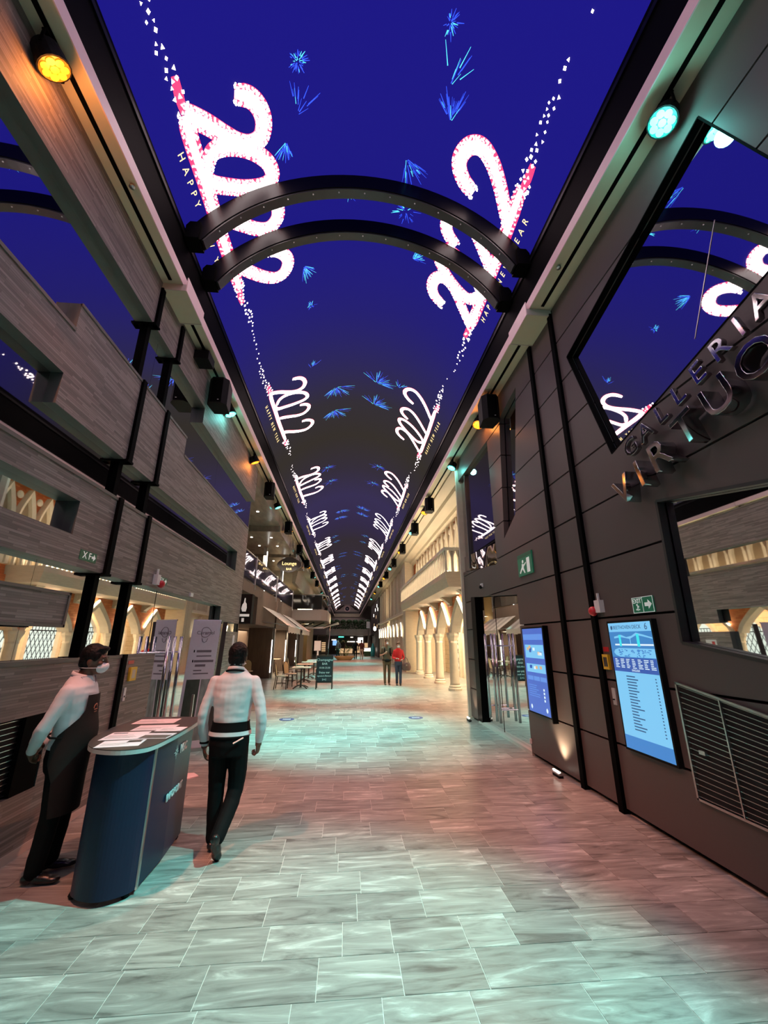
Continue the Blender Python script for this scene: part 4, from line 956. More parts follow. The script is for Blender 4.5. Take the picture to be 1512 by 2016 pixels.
# boat-shaped planter with palm
t = thing('boat_planter', 'tan boat-shaped planter with a small palm in the middle of the floor', 'planter', (-0.1,40,0))
rings = []
for z, k in ((0,.62),(.12,.78),(.25,.92),(.36,1.0)): rings.append([(-.1+.95*k*math.cos(2*PI*j/20), 40+.45*k*math.sin(2*PI*j/20), z) for j in range(20)])
mb = MB(); mb.loft(rings); mb.build('bowl', M['rattan'], t)
for k in range(22):
    a = rh.uniform(0,2*PI); h = rh.uniform(.5,1.0); ln = rh.uniform(.3,.75); x0 = -.1+rh.uniform(-.3,.3)
    P = [(x0,40,.34),(x0+ln*.3*math.cos(a),40+ln*.3*math.sin(a),.34+h*.7),(x0+ln*.75*math.cos(a),40+ln*.75*math.sin(a),.34+h),(x0+ln*math.cos(a),40+ln*math.sin(a),.34+h*.85)]
    MB().tube(P, [(.012,.03),(.01,.05),(.008,.04),(.003,.008)], 5).build('frond', M['palm'], t)
mb = MB(); mb.tube([(-.15,40,.3),(-.12,40,1.0),(-.05,40,1.5)], .04, 8); mb.build('trunk', M['darkwood'], t)
for k in range(14):
    a = 2*PI*k/14; MB().tube([(-.05,40,1.5),(-.05+.3*math.cos(a),40+.3*math.sin(a),1.75),(-.05+.55*math.cos(a),40+.55*math.sin(a),1.5)], [(.01,.02),(.008,.05),(.003,.01)], 5).build('frond', M['leaf'], t)
# kiosk
t = thing('sales_kiosk', 'dark kiosk counter with a bright white light band at the far right', 'kiosk', (2.6,50,0))
MB().box((2.15,49.6,0), (3.25,50.6,.55)).build('counter', M['leaf'], t); MB().box((2.12,49.55,.55), (3.28,50.6,.88)).build('light_band', M['shopwhite'], t); MB().box((2.1,49.5,.88), (3.3,50.7,.95)).build('countertop', M['white'], t); MB().box((2.55,49.9,.95), (2.72,50.1,3.1)).build('sign_pole', M['brownlam'], t); MB().box((2.35,49.85,3.1), (2.75,50.0,3.85)).build('sign_panel', M['paper'], t)
M['aqua'] = mat('aqua_plastic', (0.03,0.40,0.45), 0.4)
tag(MB().lathe([(.0,0),(.22,0),(.25,.5),(.25,.95),(.12,1.15),(.10,1.4),(0,1.42)], (3.05,48.8,0), 16).build('display_bottle', M['aqua'], smooth=True), 'large aqua display bottle standing before the kiosk', 'display')
# ================================================================== RIGHT WALL FITTINGS
X0 = RX
def RT(y, z, x=X0-0.004): return (x, y, z)
# chrome lettering, slanting with the mirror edge
M['letchrome'] = mat('dark_chrome', (0.42,0.41,0.42), 0.08, metal=1.0, var=0.05)
ang = math.radians(14.6); rd = Vector((0,-math.cos(ang),math.sin(ang))); ud = Vector((0,math.sin(ang),math.cos(ang)))
def letters(word, start, step, size, ext, xo, labelpat, grp):
    for i, ch in enumerate(word):
        adv = sum(step*(0.62 if c == 'I' else 1.0) for c in word[:i])+step*(0.31 if ch == 'I' else 0.5)
        c = Vector((xo, start[0], start[1]))+rd*adv
        o = text_at('sign_letter', ch, size, M['letchrome'], c, rd, ud, None, ext=ext, bold=0.004)
        tag(o, labelpat % ch, 'sign letter', grp)
        yield o
names = {'G':'first letter','A':'second','L':'third'}
gl = list(letters('GALLERIA', (3.70,3.585), 0.235, 0.27, 0.02, X0-0.07, 'chrome capital %s of the upper word on the brown wall', 'chrome sign letters'))
vl = list(letters('VIRTUOSA', (3.86,3.13), 0.345, 0.40, 0.075, X0-0.11, 'large chrome capital %s of the lower word on the brown wall', 'chrome sign letters'))
for w_, ls, a in (('GALLERIA', gl, 'small'), ('VIRTUOSA', vl, 'large')):
    seen = {}
    for i, (ch, o) in enumerate(zip(w_, ls)):
        o['label'] = '%s chrome letter %s, letter %s of the word %s' % (a, ch, ['one','two','three','four','five','six','seven','eight'][i], w_)
# display screens
def screen_base(name, label, y0, y1, z0, z1, depth=0.055):
    t = thing(name, label, 'display screen', (X0-depth/2, (y0+y1)/2, z0))
    MB().box((X0-depth,y0-.022,z0-.022), (X0+.0,y1+.022,z1+.022)).build('housing', M['rubber'], t)
    return t
def flat(t, name, y0, y1, z0, z1, m, x):      # flat print on the screen; y0 is the left edge (far end)
    return MB().box((x-.0008, min(y0,y1), z0), (x, max(y0,y1), z1)).build(name, m, t)
M['sc_light'] = emis('screen_pale_blue', (0.22,0.62,0.97), 0.92); M['sc_mid'] = emis('screen_mid_blue', (0.055,0.27,0.66), 0.85); M['sc_deep'] = emis('screen_deep_blue', (0.045,0.13,0.52), 0.8)
M['sc_foot'] = emis('screen_footer_blue', (0.06,0.27,0.70), 0.85); M['sc_white'] = emis('screen_white', (0.75,0.90,1.0), 1.0); M['sc_text'] = emis('screen_text_blue', (0.05,0.16,0.38), 0.6); M['sc_cyan'] = emis('screen_cyan', (0.05,0.85,0.95), 0.9)
M['sc_v1'] = emis('screen_violet_blue', (0.075,0.17,0.66), 0.85); M['sc_v2'] = emis('screen_soft_blue', (0.13,0.32,0.85), 0.9)
ye, yn, z0, z1 = 4.49, 3.83, 0.68, 1.90; xs = X0-0.056
t = screen_base('deck_plan_screen', 'tall bright blue deck plan screen on the brown wall beside the vent grille', yn, ye, z0, z1)
W_ = ye-yn; Hh = z1-z0
def U(u): return ye-u*W_
def Vv(v): return z1-v*Hh
flat(t, 'screen_panel', U(0), U(1), Vv(1), Vv(0), M['sc_light'], xs)
flat(t, 'map_band', U(0), U(1), Vv(.40), Vv(.075), M['sc_mid'], xs-.001); flat(t, 'legend_band', U(0), U(1), Vv(.40), Vv(.285), M['sc_deep'], xs-.002); flat(t, 'footer_band', U(0), U(1), Vv(1), Vv(.90), M['sc_foot'], xs-.001)
def hull(pts, name, m, x): MB().prism([(x, U(u), Vv(v)) for u, v in pts], (0.0006,0,0)).build(name, M[m], t)
hull([(.06,.245),(.10,.222),(.20,.21),(1,.21),(1,.28),(.20,.28),(.10,.268)], 'ship_plan', 'sc_light', xs-.003)
rr = random.Random(9)
for k in range(46):
    u = rr.uniform(.18,.97); v = rr.uniform(.217,.272); flat(t, 'plan_room', U(u), U(u+rr.uniform(.015,.05)), Vv(v+rr.uniform(.004,.012)), Vv(v), M['sc_foot'], xs-.004)
flat(t, 'ship_elevation', U(.12), U(1), Vv(.188), Vv(.175), M['sc_white'], xs-.003); flat(t, 'lift_marker', U(.24), U(.29), Vv(.195), Vv(.10), M['sc_cyan'], xs-.004); flat(t, 'lift_marker', U(.66), U(.72), Vv(.195), Vv(.095), M['sc_cyan'], xs-.004)
hull([(.12,.115),(.3,.10),(.42,.12),(.55,.11),(.66,.085),(.80,.10),(1,.125),(1,.135),(.8,.115),(.66,.105),(.5,.135),(.3,.12),(.12,.13)], 'ship_outline', 'sc_light', xs-.003)
flat(t, 'ship_mast', U(.50), U(.515), Vv(.175), Vv(.12), M['sc_light'], xs-.003)
for k in range(7):
    for j in range(6): flat(t, 'legend_line', U(.06+.135*k), U(.06+.135*k+rr.uniform(.05,.10)), Vv(.297+.013*j+.006), Vv(.297+.013*j), M['sc_white'], xs-.003)
text_at('screen_lettering', 'BEETHOVEN DECK', 0.052, M['sc_text'], (xs-.003, U(.46), Vv(.04)), (0,-1,0), (0,0,1), t, ext=.0005); text_at('screen_lettering', '6', 0.09, M['sc_text'], (xs-.003, U(.90), Vv(.04)), (0,-1,0), (0,0,1), t, ext=.0005)
text_at('screen_lettering', 'ENGLISH', 0.030, M['sc_white'], (xs-.003, U(.52), Vv(.385)), (0,-1,0), (0,0,1), t, ext=.0005)
hull([(.06,.03),(.085,.02),(.11,.03),(.11,.05),(.085,.06),(.06,.05)], 'compass_mark', 'sc_text', xs-.003)
for k in range(19):
    v = .43+.0225*k; flat(t, 'list_line', U(.27), U(.27+rr.uniform(.14,.30)), Vv(v+.009), Vv(v), M['sc_text'], xs-.002); flat(t, 'list_number', U(.90), U(.925), Vv(v+.009), Vv(v), M['sc_text'], xs-.002)
ye, yn = 6.83, 6.12; W_ = ye-yn
t = screen_base('info_screen', 'narrow violet blue information screen between the glass door and the posts', yn, ye, z0, z1)
flat(t, 'screen_panel', U(0), U(1), Vv(1), Vv(0), M['sc_v1'], xs)
flat(t, 'header_band', U(.02), U(.98), Vv(.14), Vv(.07), M['sc_v2'], xs-.001); flat(t, 'tile_row', U(.08), U(.98), Vv(.36), Vv(.20), M['sc_light'], xs-.001); flat(t, 'tile_row', U(.08), U(.98), Vv(.53), Vv(.43), M['sc_light'], xs-.001)
for k in range(14):
    u = rr.uniform(.1,.85); v = rr.uniform(.205,.29) if k < 9 else rr.uniform(.435,.47); flat(t, 'thumbnail', U(u), U(u+.1), Vv(v+.035), Vv(v), [M['shopwarm'], M['sc_deep'], M['sc_white']][k % 3], xs-.002)
for k in range(3): flat(t, 'button', U(.08+.31*k), U(.36+.31*k), Vv(.625), Vv(.575), M['sc_v2'], xs-.001)
for k in range(6): flat(t, 'text_line', U(.1), U(.1+rr.uniform(.3,.6)), Vv(.68+.025*k+.008), Vv(.68+.025*k), M['sc_v2'], xs-.001)
for k in range(4): flat(t, 'icon', U(.78), U(.84), Vv(.73+.04*k), Vv(.705+.04*k), M['sc_white'], xs-.001)
for u in (.15,.86): hull([(u-.04,.93),(u,.91),(u+.04,.93),(u+.04,.95),(u,.97),(u-.04,.95)], 'round_icon', 'sc_white', xs-.001)
MB().box((X0-.075,6.03,.62), (X0,6.06,1.93)).build('side_rail', M['black'], t)
# vent grilles
def grille(name, label, xf, sgn, ys_, zt, zb, n, bars):
    (ya, yb) = ys_; t = thing(name, label, 'vent grille', (xf, (ya+yb)/2, zb))
    e = 0.03*sgn
    def zt_(y): return zt[0]+(zt[1]-zt[0])*(y-ya)/(yb-ya)
    def zb_(y): return zb+0
    MB().prism([(xf-e*.2,ya,zb),(xf-e*.2,yb,zb),(xf-e*.2,yb,zt_(yb)),(xf-e*.2,ya,zt_(ya))], (e*.2,0,0)).build('backing', M['groove'], t)
    for k in range(n):
        f = (k+.5)/n; z_a = zb+(zt_(ya)-zb)*f; z_b = zb+(zt_(yb)-zb)*f
        mb = MB(); A = Vector((xf-e*.5,ya,z_a)); B = Vector((xf-e*.5,yb,z_b)); mb.obox((A+B)/2, (Vector((1,0,0)), (B-A).normalized(), Vector((1,0,0)).cross((B-A).normalized())), (.004,(B-A).length/2,.0022)); mb.build('slat', M['steel'], t)
    for y in bars: MB().box((xf-e,y-.006,zb), (xf-e*.3,y+.006,zt_(y))).build('mullion', M['steel'], t)
    for (a, b_) in (((ya,zb),(yb,zb)),((ya,zt_(ya)),(yb,zt_(yb))),((ya,zb),(ya,zt_(ya))),((yb,zb),(yb,zt_(yb)))):
        A = Vector((xf-e*.6,a[0],a[1])); B = Vector((xf-e*.6,b_[0],b_[1])); d = (B-A).normalized()
        MB().obox((A+B)/2, (Vector((1,0,0)), d, Vector((1,0,0)).cross(d)), (.012,(B-A).length/2+.01,.009)).build('frame_bar', M['steel'], t)
    return t
g = grille('vent_grille', 'black slatted vent grille in a steel frame low on the brown wall', X0, 1, (3.69,1.6), (1.36,0.98), 0.47, 20, (3.27,2.4))
MB().box((X0-.045,3.50,.83), (X0-.02,3.56,.86)).build('latch', M['steel'], g)
# left grille: recessed black louvre
g = grille('vent_louvre', 'black louvred vent recessed low in the wood wall beside the waiter', LM_+.06, -1, (2.92,4.38), (1.10,1.10), 0.50, 14, ())
for o in list(g.children):
    if o.name.startswith('frame_bar'): bpy.data.objects.remove(o)
MB().box((LM_+.03,4.10,.5), (LX+.0,4.38,1.10)).build('side_cheek', M['black'], g)
# signs and fittings on the right wall
def exit_sign(y0, y1, z0, z1):
    t = thing('exit_sign', 'green EXIT sign with white arrow above the deck plan screen', 'exit sign', (X0, (y0+y1)/2, z0)); x = X0-.012
    MB().box((x,y0,z0), (X0,y1,z1)).build('plate', M['signgreen'], t)
    for a, b_, c_, d_ in ((y0,y1,z1-.006,z1),(y0,y1,z0,z0+.006),(y0,y0+.006,z0,z1),(y1-.006,y1,z0,z1),((y0+y1)/2-.003,(y0+y1)/2+.003,z0,z1)): MB().box((x-.002,a,c_), (x,b_,d_)).build('border', M['signwhite'], t)
    h = z1-z0; yl = y1-(y1-y0)*.25; yr = y1-(y1-y0)*.75
    text_at('lettering', 'EXIT', .062, M['signwhite'], (x-.003,yl,z1-h*.25), (0,-1,0), (0,0,1), t, ext=.001, bold=.001)
    c = (z0+z1)/2; MB().prism([(x-.003,yr+.045,c+.018),(x-.003,yr-.005,c+.018),(x-.003,yr-.005,c+.045),(x-.003,yr-.055,c),(x-.003,yr-.005,c-.045),(x-.003,yr-.005,c-.018),(x-.003,yr+.045,c-.018)], (.002,0,0)).build('arrow', M['signwhite'], t)
    m_ = MB(); m_.box((x-.003,yl-.004,c-.005), (x-.001,yl+.016,c+.012)); m_.box((x-.003,yl-.02,c-.025), (x-.001,yl+.006,c-.006)); m_.box((x-.003,yl-.005,c-.055), (x-.001,yl+.005,c-.02)); m_.box((x-.003,yl+.008,c-.05), (x-.001,yl+.028,c-.035)); m_.box((x-.003,yl-.028,c-.05), (x-.001,yl-.012,c-.038)); m_.build('running_figure', M['signwhite'], t)
exit_sign(3.79,4.09,1.985,2.14)
t = thing('emergency_sign', 'small green emergency sign with a running figure and white door, near the info screen', 'safety sign', (X0,6.54,2.76))
MB().box((X0-.02,6.27,2.76), (X0,6.83,3.12)).build('plate', M['signgreen'], t); MB().box((X0-.023,6.36,2.79), (X0-.02,6.47,3.03)).build('door_symbol', M['signwhite'], t)
m_ = MB(); m_.ell((X0-.021,6.62,2.99), (.003,.03,.03), 10, 6); m_.prism([(X0-.022,6.66,2.96),(X0-.022,6.58,2.94),(X0-.022,6.60,2.88),(X0-.022,6.68,2.88)], (.003,0,0)); m_.prism([(X0-.022,6.66,2.88),(X0-.022,6.60,2.88),(X0-.022,6.55,2.80),(X0-.022,6.58,2.79)], (.003,0,0)); m_.prism([(X0-.022,6.68,2.90),(X0-.022,6.64,2.88),(X0-.022,6.74,2.80),(X0-.022,6.77,2.82)], (.003,0,0)); m_.prism([(X0-.022,6.58,2.94),(X0-.022,6.58,2.91),(X0-.022,6.50,2.95),(X0-.022,6.50,2.97)], (.003,0,0)); m_.build('running_figure', M['signwhite'], t)
MB().box((X0-.023,6.28,3.06), (X0-.02,6.82,3.11)).build('top_strip', M['green'], t)
def beacon(name, x, y, z, sgn, label):
    t = thing(name, label, 'alarm beacon', (x, y, z))
    MB().box((x,y-.05,z-.06), (x-sgn*.06,y+.05,z+.08)).build('box', M['white'], t); MB().box((x-sgn*.02,y-.012,z+.08), (x-sgn*.04,y+.012,z+.16)).build('conduit', M['white'], t)
    MB().ell((x-sgn*.06,y+.09*1,z-.04), (.05,.055,.055), 14, 8).build('dome', M['red'], t, smooth=True)
beacon('alarm_beacon', X0, 4.64, 2.09, 1, 'red alarm beacon with white box on the brown wall right of the post')
beacon('alarm_beacon', LX, 6.0, 2.52, -1, 'red alarm beacon with white box on the wood wall right of the post')
t = thing('call_point', 'yellow call point box on the brown wall beside the deck plan screen', 'call point', (X0,4.70,1.43)); MB().box((X0-.03,4.63,1.41), (X0,4.735,1.57)).build('cover', M['yellow'], t); MB().box((X0-.033,4.65,1.44), (X0-.03,4.715,1.54)).build('label_plate', M['brownlam'], t)
tag(MB().box((X0-.004,4.63,1.60), (X0,4.73,1.65)).build('red_notice', M['red']), 'small red notice above the yellow call point on the brown wall', 'notice')
t = thing('key_switch', 'small ivory key switch plate left of the deck plan screen', 'switch', (X0,4.66,1.12)); MB().box((X0-.012,4.62,1.05), (X0,4.68,1.22)).build('plate', M['greytop'], t); MB().lathe([(0,0),(.012,0),(.012,.01)], (X0-.02,4.65,1.10), 10).build('key_barrel', M['black'], t)
tag(MB().box((X0-.03,7.0,.17), (X0-.0,7.02,.24)).build('socket_cover', M['white']) , 'tiny white socket cover low on the wall by the glass door', 'socket')
# uplight at the foot of the wall
def uplight(x, y, sgn, label, e=26):
    t = thing('floor_uplight', label, 'uplight', (x, y, 0))
    MB().box((x-.03,y-.09,.0), (x+.03,y+.09,.03)).build('base', M['rubber'], t); MB().prism([(x-sgn*.03,y-.10,.03),(x+sgn*.03,y-.10,.03),(x+sgn*.0,y-.10,.07),(x-sgn*.04,y-.10,.05)], (0,.20,0)).build('head', M['steel'], t)
    mb = MB()
    for k in range(5): mb.ell((x-sgn*.012,y-.08+.04*k,.068), (.015,.015,.008), 8, 5)
    mb.build('led_row', M['spot'], t)
    lamp('uplight_beam', 'SPOT', (x,y,.16), e, (1.0,.78,.50), target=(x+sgn*.13,y-.12,1.0), spot_size=math.radians(95), spot_blend=.8, shadow_soft_size=.05)
uplight(X0-.11, 6.0, 1, 'small floor uplight washing the brown wall under the info screen', 60)
uplight(X0-.16, 9.95, 1, 'small floor uplight at the jamb of the glass door', 14)
t = thing('dome_camera', 'tiny white dome camera above the glass door', 'camera', (X0,8.85,2.86)); MB().box((X0-.03,8.80,2.84), (X0,8.92,2.92)).build('mount', M['white'], t); MB().ell((X0-.04,8.86,2.84), (.035,.045,.04), 12, 7).build('dome', M['rubber'], t, smooth=True)
# ================================================================== LEFT WALL FITTINGS
xl = LX+.004
def small_sign(y0, y1, z0, z1, txt, label):
    t = thing('exit_sign', label, 'exit sign', (LX, (y0+y1)/2, z0))
    MB().box((LX,y0,z0), (LX+.006,y1,z1)).build('plate', M['green'], t); h = z1-z0; L_ = y1-y0
    text_at('lettering', txt, h*1.0, M['signwhite'], (LX+.008,y0+L_*.40,(z0+z1)/2), (0,1,0), (0,0,1), t, ext=.001)
    c = (z0+z1)/2; yr = y0+L_*.80; MB().prism([(LX+.008,yr-.03,c+.012),(LX+.008,yr,c+.012),(LX+.008,yr,c+.035),(LX+.008,yr+.035,c),(LX+.008,yr,c-.035),(LX+.008,yr,c-.012),(LX+.008,yr-.03,c-.012)], (.002,0,0)).build('arrow', M['signwhite'], t)
small_sign(4.30,4.58,2.50,2.60,'X F','small green exit sign with arrow on the wood wall left of the posts')
small_sign(6.10,6.40,2.50,2.60,'EX','small green exit sign partly behind the red beacon on the wood wall')
t = thing('call_point', 'yellow call point box on the wood panel behind the standing waiter', 'call point', (LX,5.75,1.3)); MB().box((LX+.005,5.70,1.24), (LX+.035,5.86,1.40)).build('cover', M['yellow'], t); MB().box((LX+.035,5.74,1.27), (LX+.038,5.82,1.37)).build('label_plate', M['cream'], t)
tag(MB().box((LX+.005,5.66,1.44), (LX+.009,5.80,1.48)).build('red_notice', M['red']), 'small red notice above the yellow call point on the wood panel', 'notice')
t = thing('key_switch', 'small white key switch plate on the wood panel below the yellow box', 'switch', (LX,5.70,1.05)); MB().box((LX+.005,5.66,1.02), (LX+.015,5.71,1.17)).build('plate', M['white'], t); MB().box((LX+.015,5.675,1.06), (LX+.02,5.69,1.08)).build('key_slot', M['black'], t)
t = thing('door_notice', 'small white and red notice on the grey wood panel beside the banner', 'notice', (LX,9.6,1.6)); MB().box((LX+.0,9.45,1.56), (LX+.006,9.75,1.74)).build('plate', M['white'], t); MB().box((LX+.006,9.5,1.60), (LX+.009,9.58,1.70)).build('red_mark', M['red'], t)
tag(MB().box((LX,10.45,1.40), (LX+.006,10.62,1.84)).build('tall_notice', M['paper']), 'tall pale notice at the right end of the grey wood panel', 'notice')
tag(MB().box((LX,7.35,2.44), (LX+.03,7.47,2.50)).build('sensor', M['white']), 'small white motion sensor on the wood wall above the mirrored door', 'sensor')
# ================================================================== INFO COUNTER
ct = thing('info_counter', 'navy blue information counter with curved front and overhanging top', 'counter', (-1.7,4.2,0))
base = [(-1.90,3.80),(-1.87,3.70),(-1.80,3.63),(-1.73,3.595),(-1.64,3.575),(-1.55,3.60),(-1.47,3.66),(-1.445,3.72)]
def panel(pts, z0, z1, th, m, name, parent, n=None):
    mb = MB(); k = len(pts); I = []
    for i, p in enumerate(pts):
        a = Vector(pts[max(i-1,0)]); b_ = Vector(pts[min(i+1,k-1)]); d = (b_-a).normalized(); nn = Vector((-d.y, d.x)); I.append((p[0]+nn.x*th, p[1]+nn.y*th))
    mb.loft([[(p[0],p[1],z0),(p[0],p[1],z1),(q[0],q[1],z1),(q[0],q[1],z0)] for p, q in zip(pts, I)]); return mb.build(name, m, parent)
cpts = []
bs = [Vector(p) for p in base]
cs = spline([tuple(p) for p in bs], 4); cpts = [(p.x, p.y) for p in cs]
panel(cpts, 0.035, 0.93, 0.015, M['navy'], 'curved_front', ct)
sp_ = [(-1.44,3.735),(-1.437,4.15),(-1.47,4.62)]
side = panel(sp_, 0.035, 0.93, 0.015, M['navy'], 'side_panel', ct)
MB().box((-1.447,3.715,0.03), (-1.434,3.737,0.93)).build('seam', M['steel'], ct)
top = [(-2.10,4.35),(-2.05,4.0),(-1.96,3.74),(-1.86,3.60),(-1.74,3.525),(-1.60,3.495),(-1.48,3.54),(-1.425,3.64),(-1.405,3.9),(-1.405,4.3),(-1.43,4.70),(-1.50,4.84),(-1.75,4.88),(-2.04,4.88)]
top = [(p.x, p.y) for p in spline(top[:11], 4)]+top[11:]
MB().prism([(x,y,.93) for x,y in top], (0,0,.028)).build('top_edge', M['greytop'], ct); MB().prism([(x*.997-.005,y,.958) for x,y in top], (0,0,.006)).build('countertop', M['brownlam'], ct)
for (x,y) in ((-1.86,3.72),(-1.50,3.70),(-1.50,4.58)): MB().lathe([(.0,0),(.02,0),(.03,.02),(.02,.04)], (x,y,0), 10).build('caster', M['rubber'], ct)
MB().box((-1.89,4.0,0.05), (-1.87,4.7,.93)).build('back_panel', M['navy'], ct)
M['logo_grey'] = mat('silver_print', (0.62,0.64,0.66), 0.4)
sx = -1.434
text_at('lettering', 'MSC', .095, M['logo_grey'], (-1.440,4.325,.80), (-.05,1,0), (0,0,1), side, ext=.002, bold=.0025)
text_at('lettering', 'INFOPOINT', .074, M['logo_grey'], (-1.436,4.225,.485), (-.05,1,0), (0,0,1), side, ext=.002, bold=.0025)
mb = MB()
for k in range(8):
    a = 2*PI*k/8; r1 = .055 if k % 2 == 0 else .038; c = Vector((sx+.001,4.14,.80)); d = Vector((0,math.cos(a),math.sin(a))); e = Vector((0,-math.sin(a),math.cos(a)))
    mb.prism([c+d*.012+e*.006, c+d*r1, c+d*.012-e*.006], (.0015,0,0))
mb.build('compass_logo', M['logo_grey'], side)
# papers on the counter
def sheet(name, x, y, w_, l, rot, z, label, extra=None):
    t = thing(name, label, 'brochure', (x, y, z), rot, 'printed leaflets on the counter')
    o = link('paper', MB().box((-w_/2,-l/2,0), (w_/2,l/2,.0015)).mesh('paper', M['paper']), t)
    for i, (a, b_, c_, d_, m_) in enumerate(extra or ()): link('print', MB().box((a,b_,.0015), (c_,d_,.0022)).mesh('print', M[m_]), t)
    return t
M['photo'] = mat('printed_photo', (0.12,0.10,0.09), 0.5, scale=25, var=0.6)
lines = lambda w_, y0, n: tuple((-w_/2+.02, y0+.022*k, -w_/2+.02+w_*rr.uniform(.4,.8), y0+.022*k+.007, 'greytop') for k in range(n))
sheet('leaflet', -1.70, 3.70, .30, .22, .15, .9645, 'white leaflet at the curved near end of the counter', lines(.3,-.06,4)+((.03,.02,.13,.09,'brownlam'),))
sheet('leaflet', -1.80, 3.98, .30, .30, .10, .9645, 'white leaflet with dark band at the left of the counter top', lines(.3,-.1,6)+((-.13,.09,-.02,.11,'black'),))
sheet('leaflet', -1.54, 3.95, .24, .20, -.05, .9648, 'leaflet with a dark photo at the right of the counter top', ((-.11,-.09,.11,.03,'photo'),))
sheet('leaflet', -1.70, 4.30, .34, .24, .05, .9645, 'white leaflet in the middle of the counter top', lines(.34,-.08,5))
sheet('leaflet', -1.53, 4.22, .22, .18, .0, .9650, 'small pale leaflet near the logo side of the counter', lines(.2,-.05,4))
sheet('leaflet', -1.82, 4.62, .38, .24, .05, .9645, 'pink tinted leaflet at the far end of the counter', lines(.38,-.06,5))
# banner stand
bt = thing('banner_stand', 'pale pull-up banner with black and green photo panels leaning before the mirrored door', 'banner', (-2.35,7.75,0))
P0 = [Vector((-2.72,7.62,.02)), Vector((-2.30,7.80,.02))]
def bq(u, v): 
    a = P0[0].lerp(P0[1], u); return Vector((a.x+.06*v, a.y+.05*v, .04+2.02*v))
def bq_box(u0, u1, v0, v1, m, name, off=0.0, parent=bt):
    nrm = Vector((.4,-.9,0)).normalized()*(off+.003)
    MB().prism([bq(u0,v0)+nrm, bq(u1,v0)+nrm, bq(u1,v1)+nrm, bq(u0,v1)+nrm], (-Vector((.4,-.9,0)).normalized()*.003)).build(name, m, parent)
bq_box(0,1,0,1,M['paper'],'banner_sheet')
M['b_green'] = mat('banner_dark_green', (0.05,0.07,0.05), 0.5, scale=9, var=0.6); M['b_gold'] = mat('banner_gold', (0.45,0.30,0.13), 0.5); M['b_silver'] = mat('banner_silver_texture', (0.30,0.34,0.31), 0.5, scale=14, var=0.8, stretch=(1,1,.3)); M['b_text'] = mat('banner_text_grey', (0.20,0.17,0.19), 0.6)
bq_box(.10,.56,.06,.52,M['b_green'],'photo_panel',.001); bq_box(.60,.97,.06,.52,M['b_silver'],'photo_panel',.001); bq_box(.24,.40,.10,.19,M['b_gold'],'gold_motif',.002)
for v, a, b_ in ((.735,.28,.80),(.70,.30,.82),(.655,.24,.92),(.62,.30,.66),(.585,.27,.55),(.56,.28,.80)): bq_box(a,b_,v,v+(.018 if v in (.735,.655,.62) else .010),M['b_text'],'text_line',.001)
for v in (.735,.655): bq_box(.18,.22,v,v+.02,M['black'],'bullet',.001)
q = [bq(.5+.17*math.cos(2*PI*k/20)*(1+.12*math.cos(6*PI*k/20)), .90+.042*math.sin(2*PI*k/20)) for k in range(21)]
mb = MB(); mb.tube([p+Vector((.002,-.006,0)) for p in q], .0045, 5); mb.build('logo_outline', M['b_text'], bt); mb = MB(); mb.tube([bq(.40,.85)+Vector((.002,-.006,0)), bq(.43,.825)+Vector((.002,-.006,0)), bq(.5,.815)+Vector((.002,-.006,0)), bq(.57,.825)+Vector((.002,-.006,0)), bq(.60,.85)+Vector((.002,-.006,0))], .004, 5); mb.build('logo_cup', M['b_text'], bt)
text_at('lettering', 'Caramel', .085, M['b_text'], bq(.5,.895)+Vector((.003,-.008,0)), P0[1]-P0[0], (0,0,1), bt, ext=.001)
MB().tube([bq(0,1)+Vector((0,.01,.0)), bq(1,1)+Vector((0,.01,0))], .013, 8).build('top_bar', M['steel'], bt)
MB().prism([(-2.76,7.58,0),(-2.28,7.78,0),(-2.24,7.92,0),(-2.74,7.72,0)], (0,0,.05)).build('base', M['steel'], bt)
MB().prism([bq(1.0,.0)+Vector((.02,.05,0)), bq(1.0,.0)+Vector((.09,.08,0)), bq(1.0,.99)+Vector((.09,.08,0)), bq(1.0,.99)+Vector((.02,.05,0))], (-.03,.05,0)).build('back_pole', M['brownlam'], bt)
# small card stand foot behind the counter and floor markers
t = thing('floor_stand_foot', 'pale flat foot of a stand on the floor behind the counter', 'stand foot', (-2.03,6.41,0)); MB().prism([(-2.16,6.30,0),(-2.0,6.30,0),(-1.9,6.42,0),(-2.0,6.55,0),(-2.16,6.55,0)], (0,0,.012)).build('plate', M['pink'], t)
MB().box((-2.12,6.42,.012), (-2.09,6.45,1.0)).build('rod', M['steel'], t)
M['mark'] = mat('blue_floor_sticker', (0.03,0.05,0.16), 0.5)
for x, y, lb in ((-1.3*1.0,10.5,'left round dark blue floor sticker'),(1.67,10.45,'right round dark blue floor sticker')):
    t = thing('floor_sticker', lb, 'floor sticker', (x,y,0.0)); MB().lathe([(.17,.0),(.17,.003)], (x,y,.0005), 28).build('disc', M['mark'], t)
    for k in (-1,0,1): MB().box((x-.09,y+.05*k-.012,.0036), (x+.09,y+.05*k+.006,.0045)).build('print', M['logo_grey'], t)
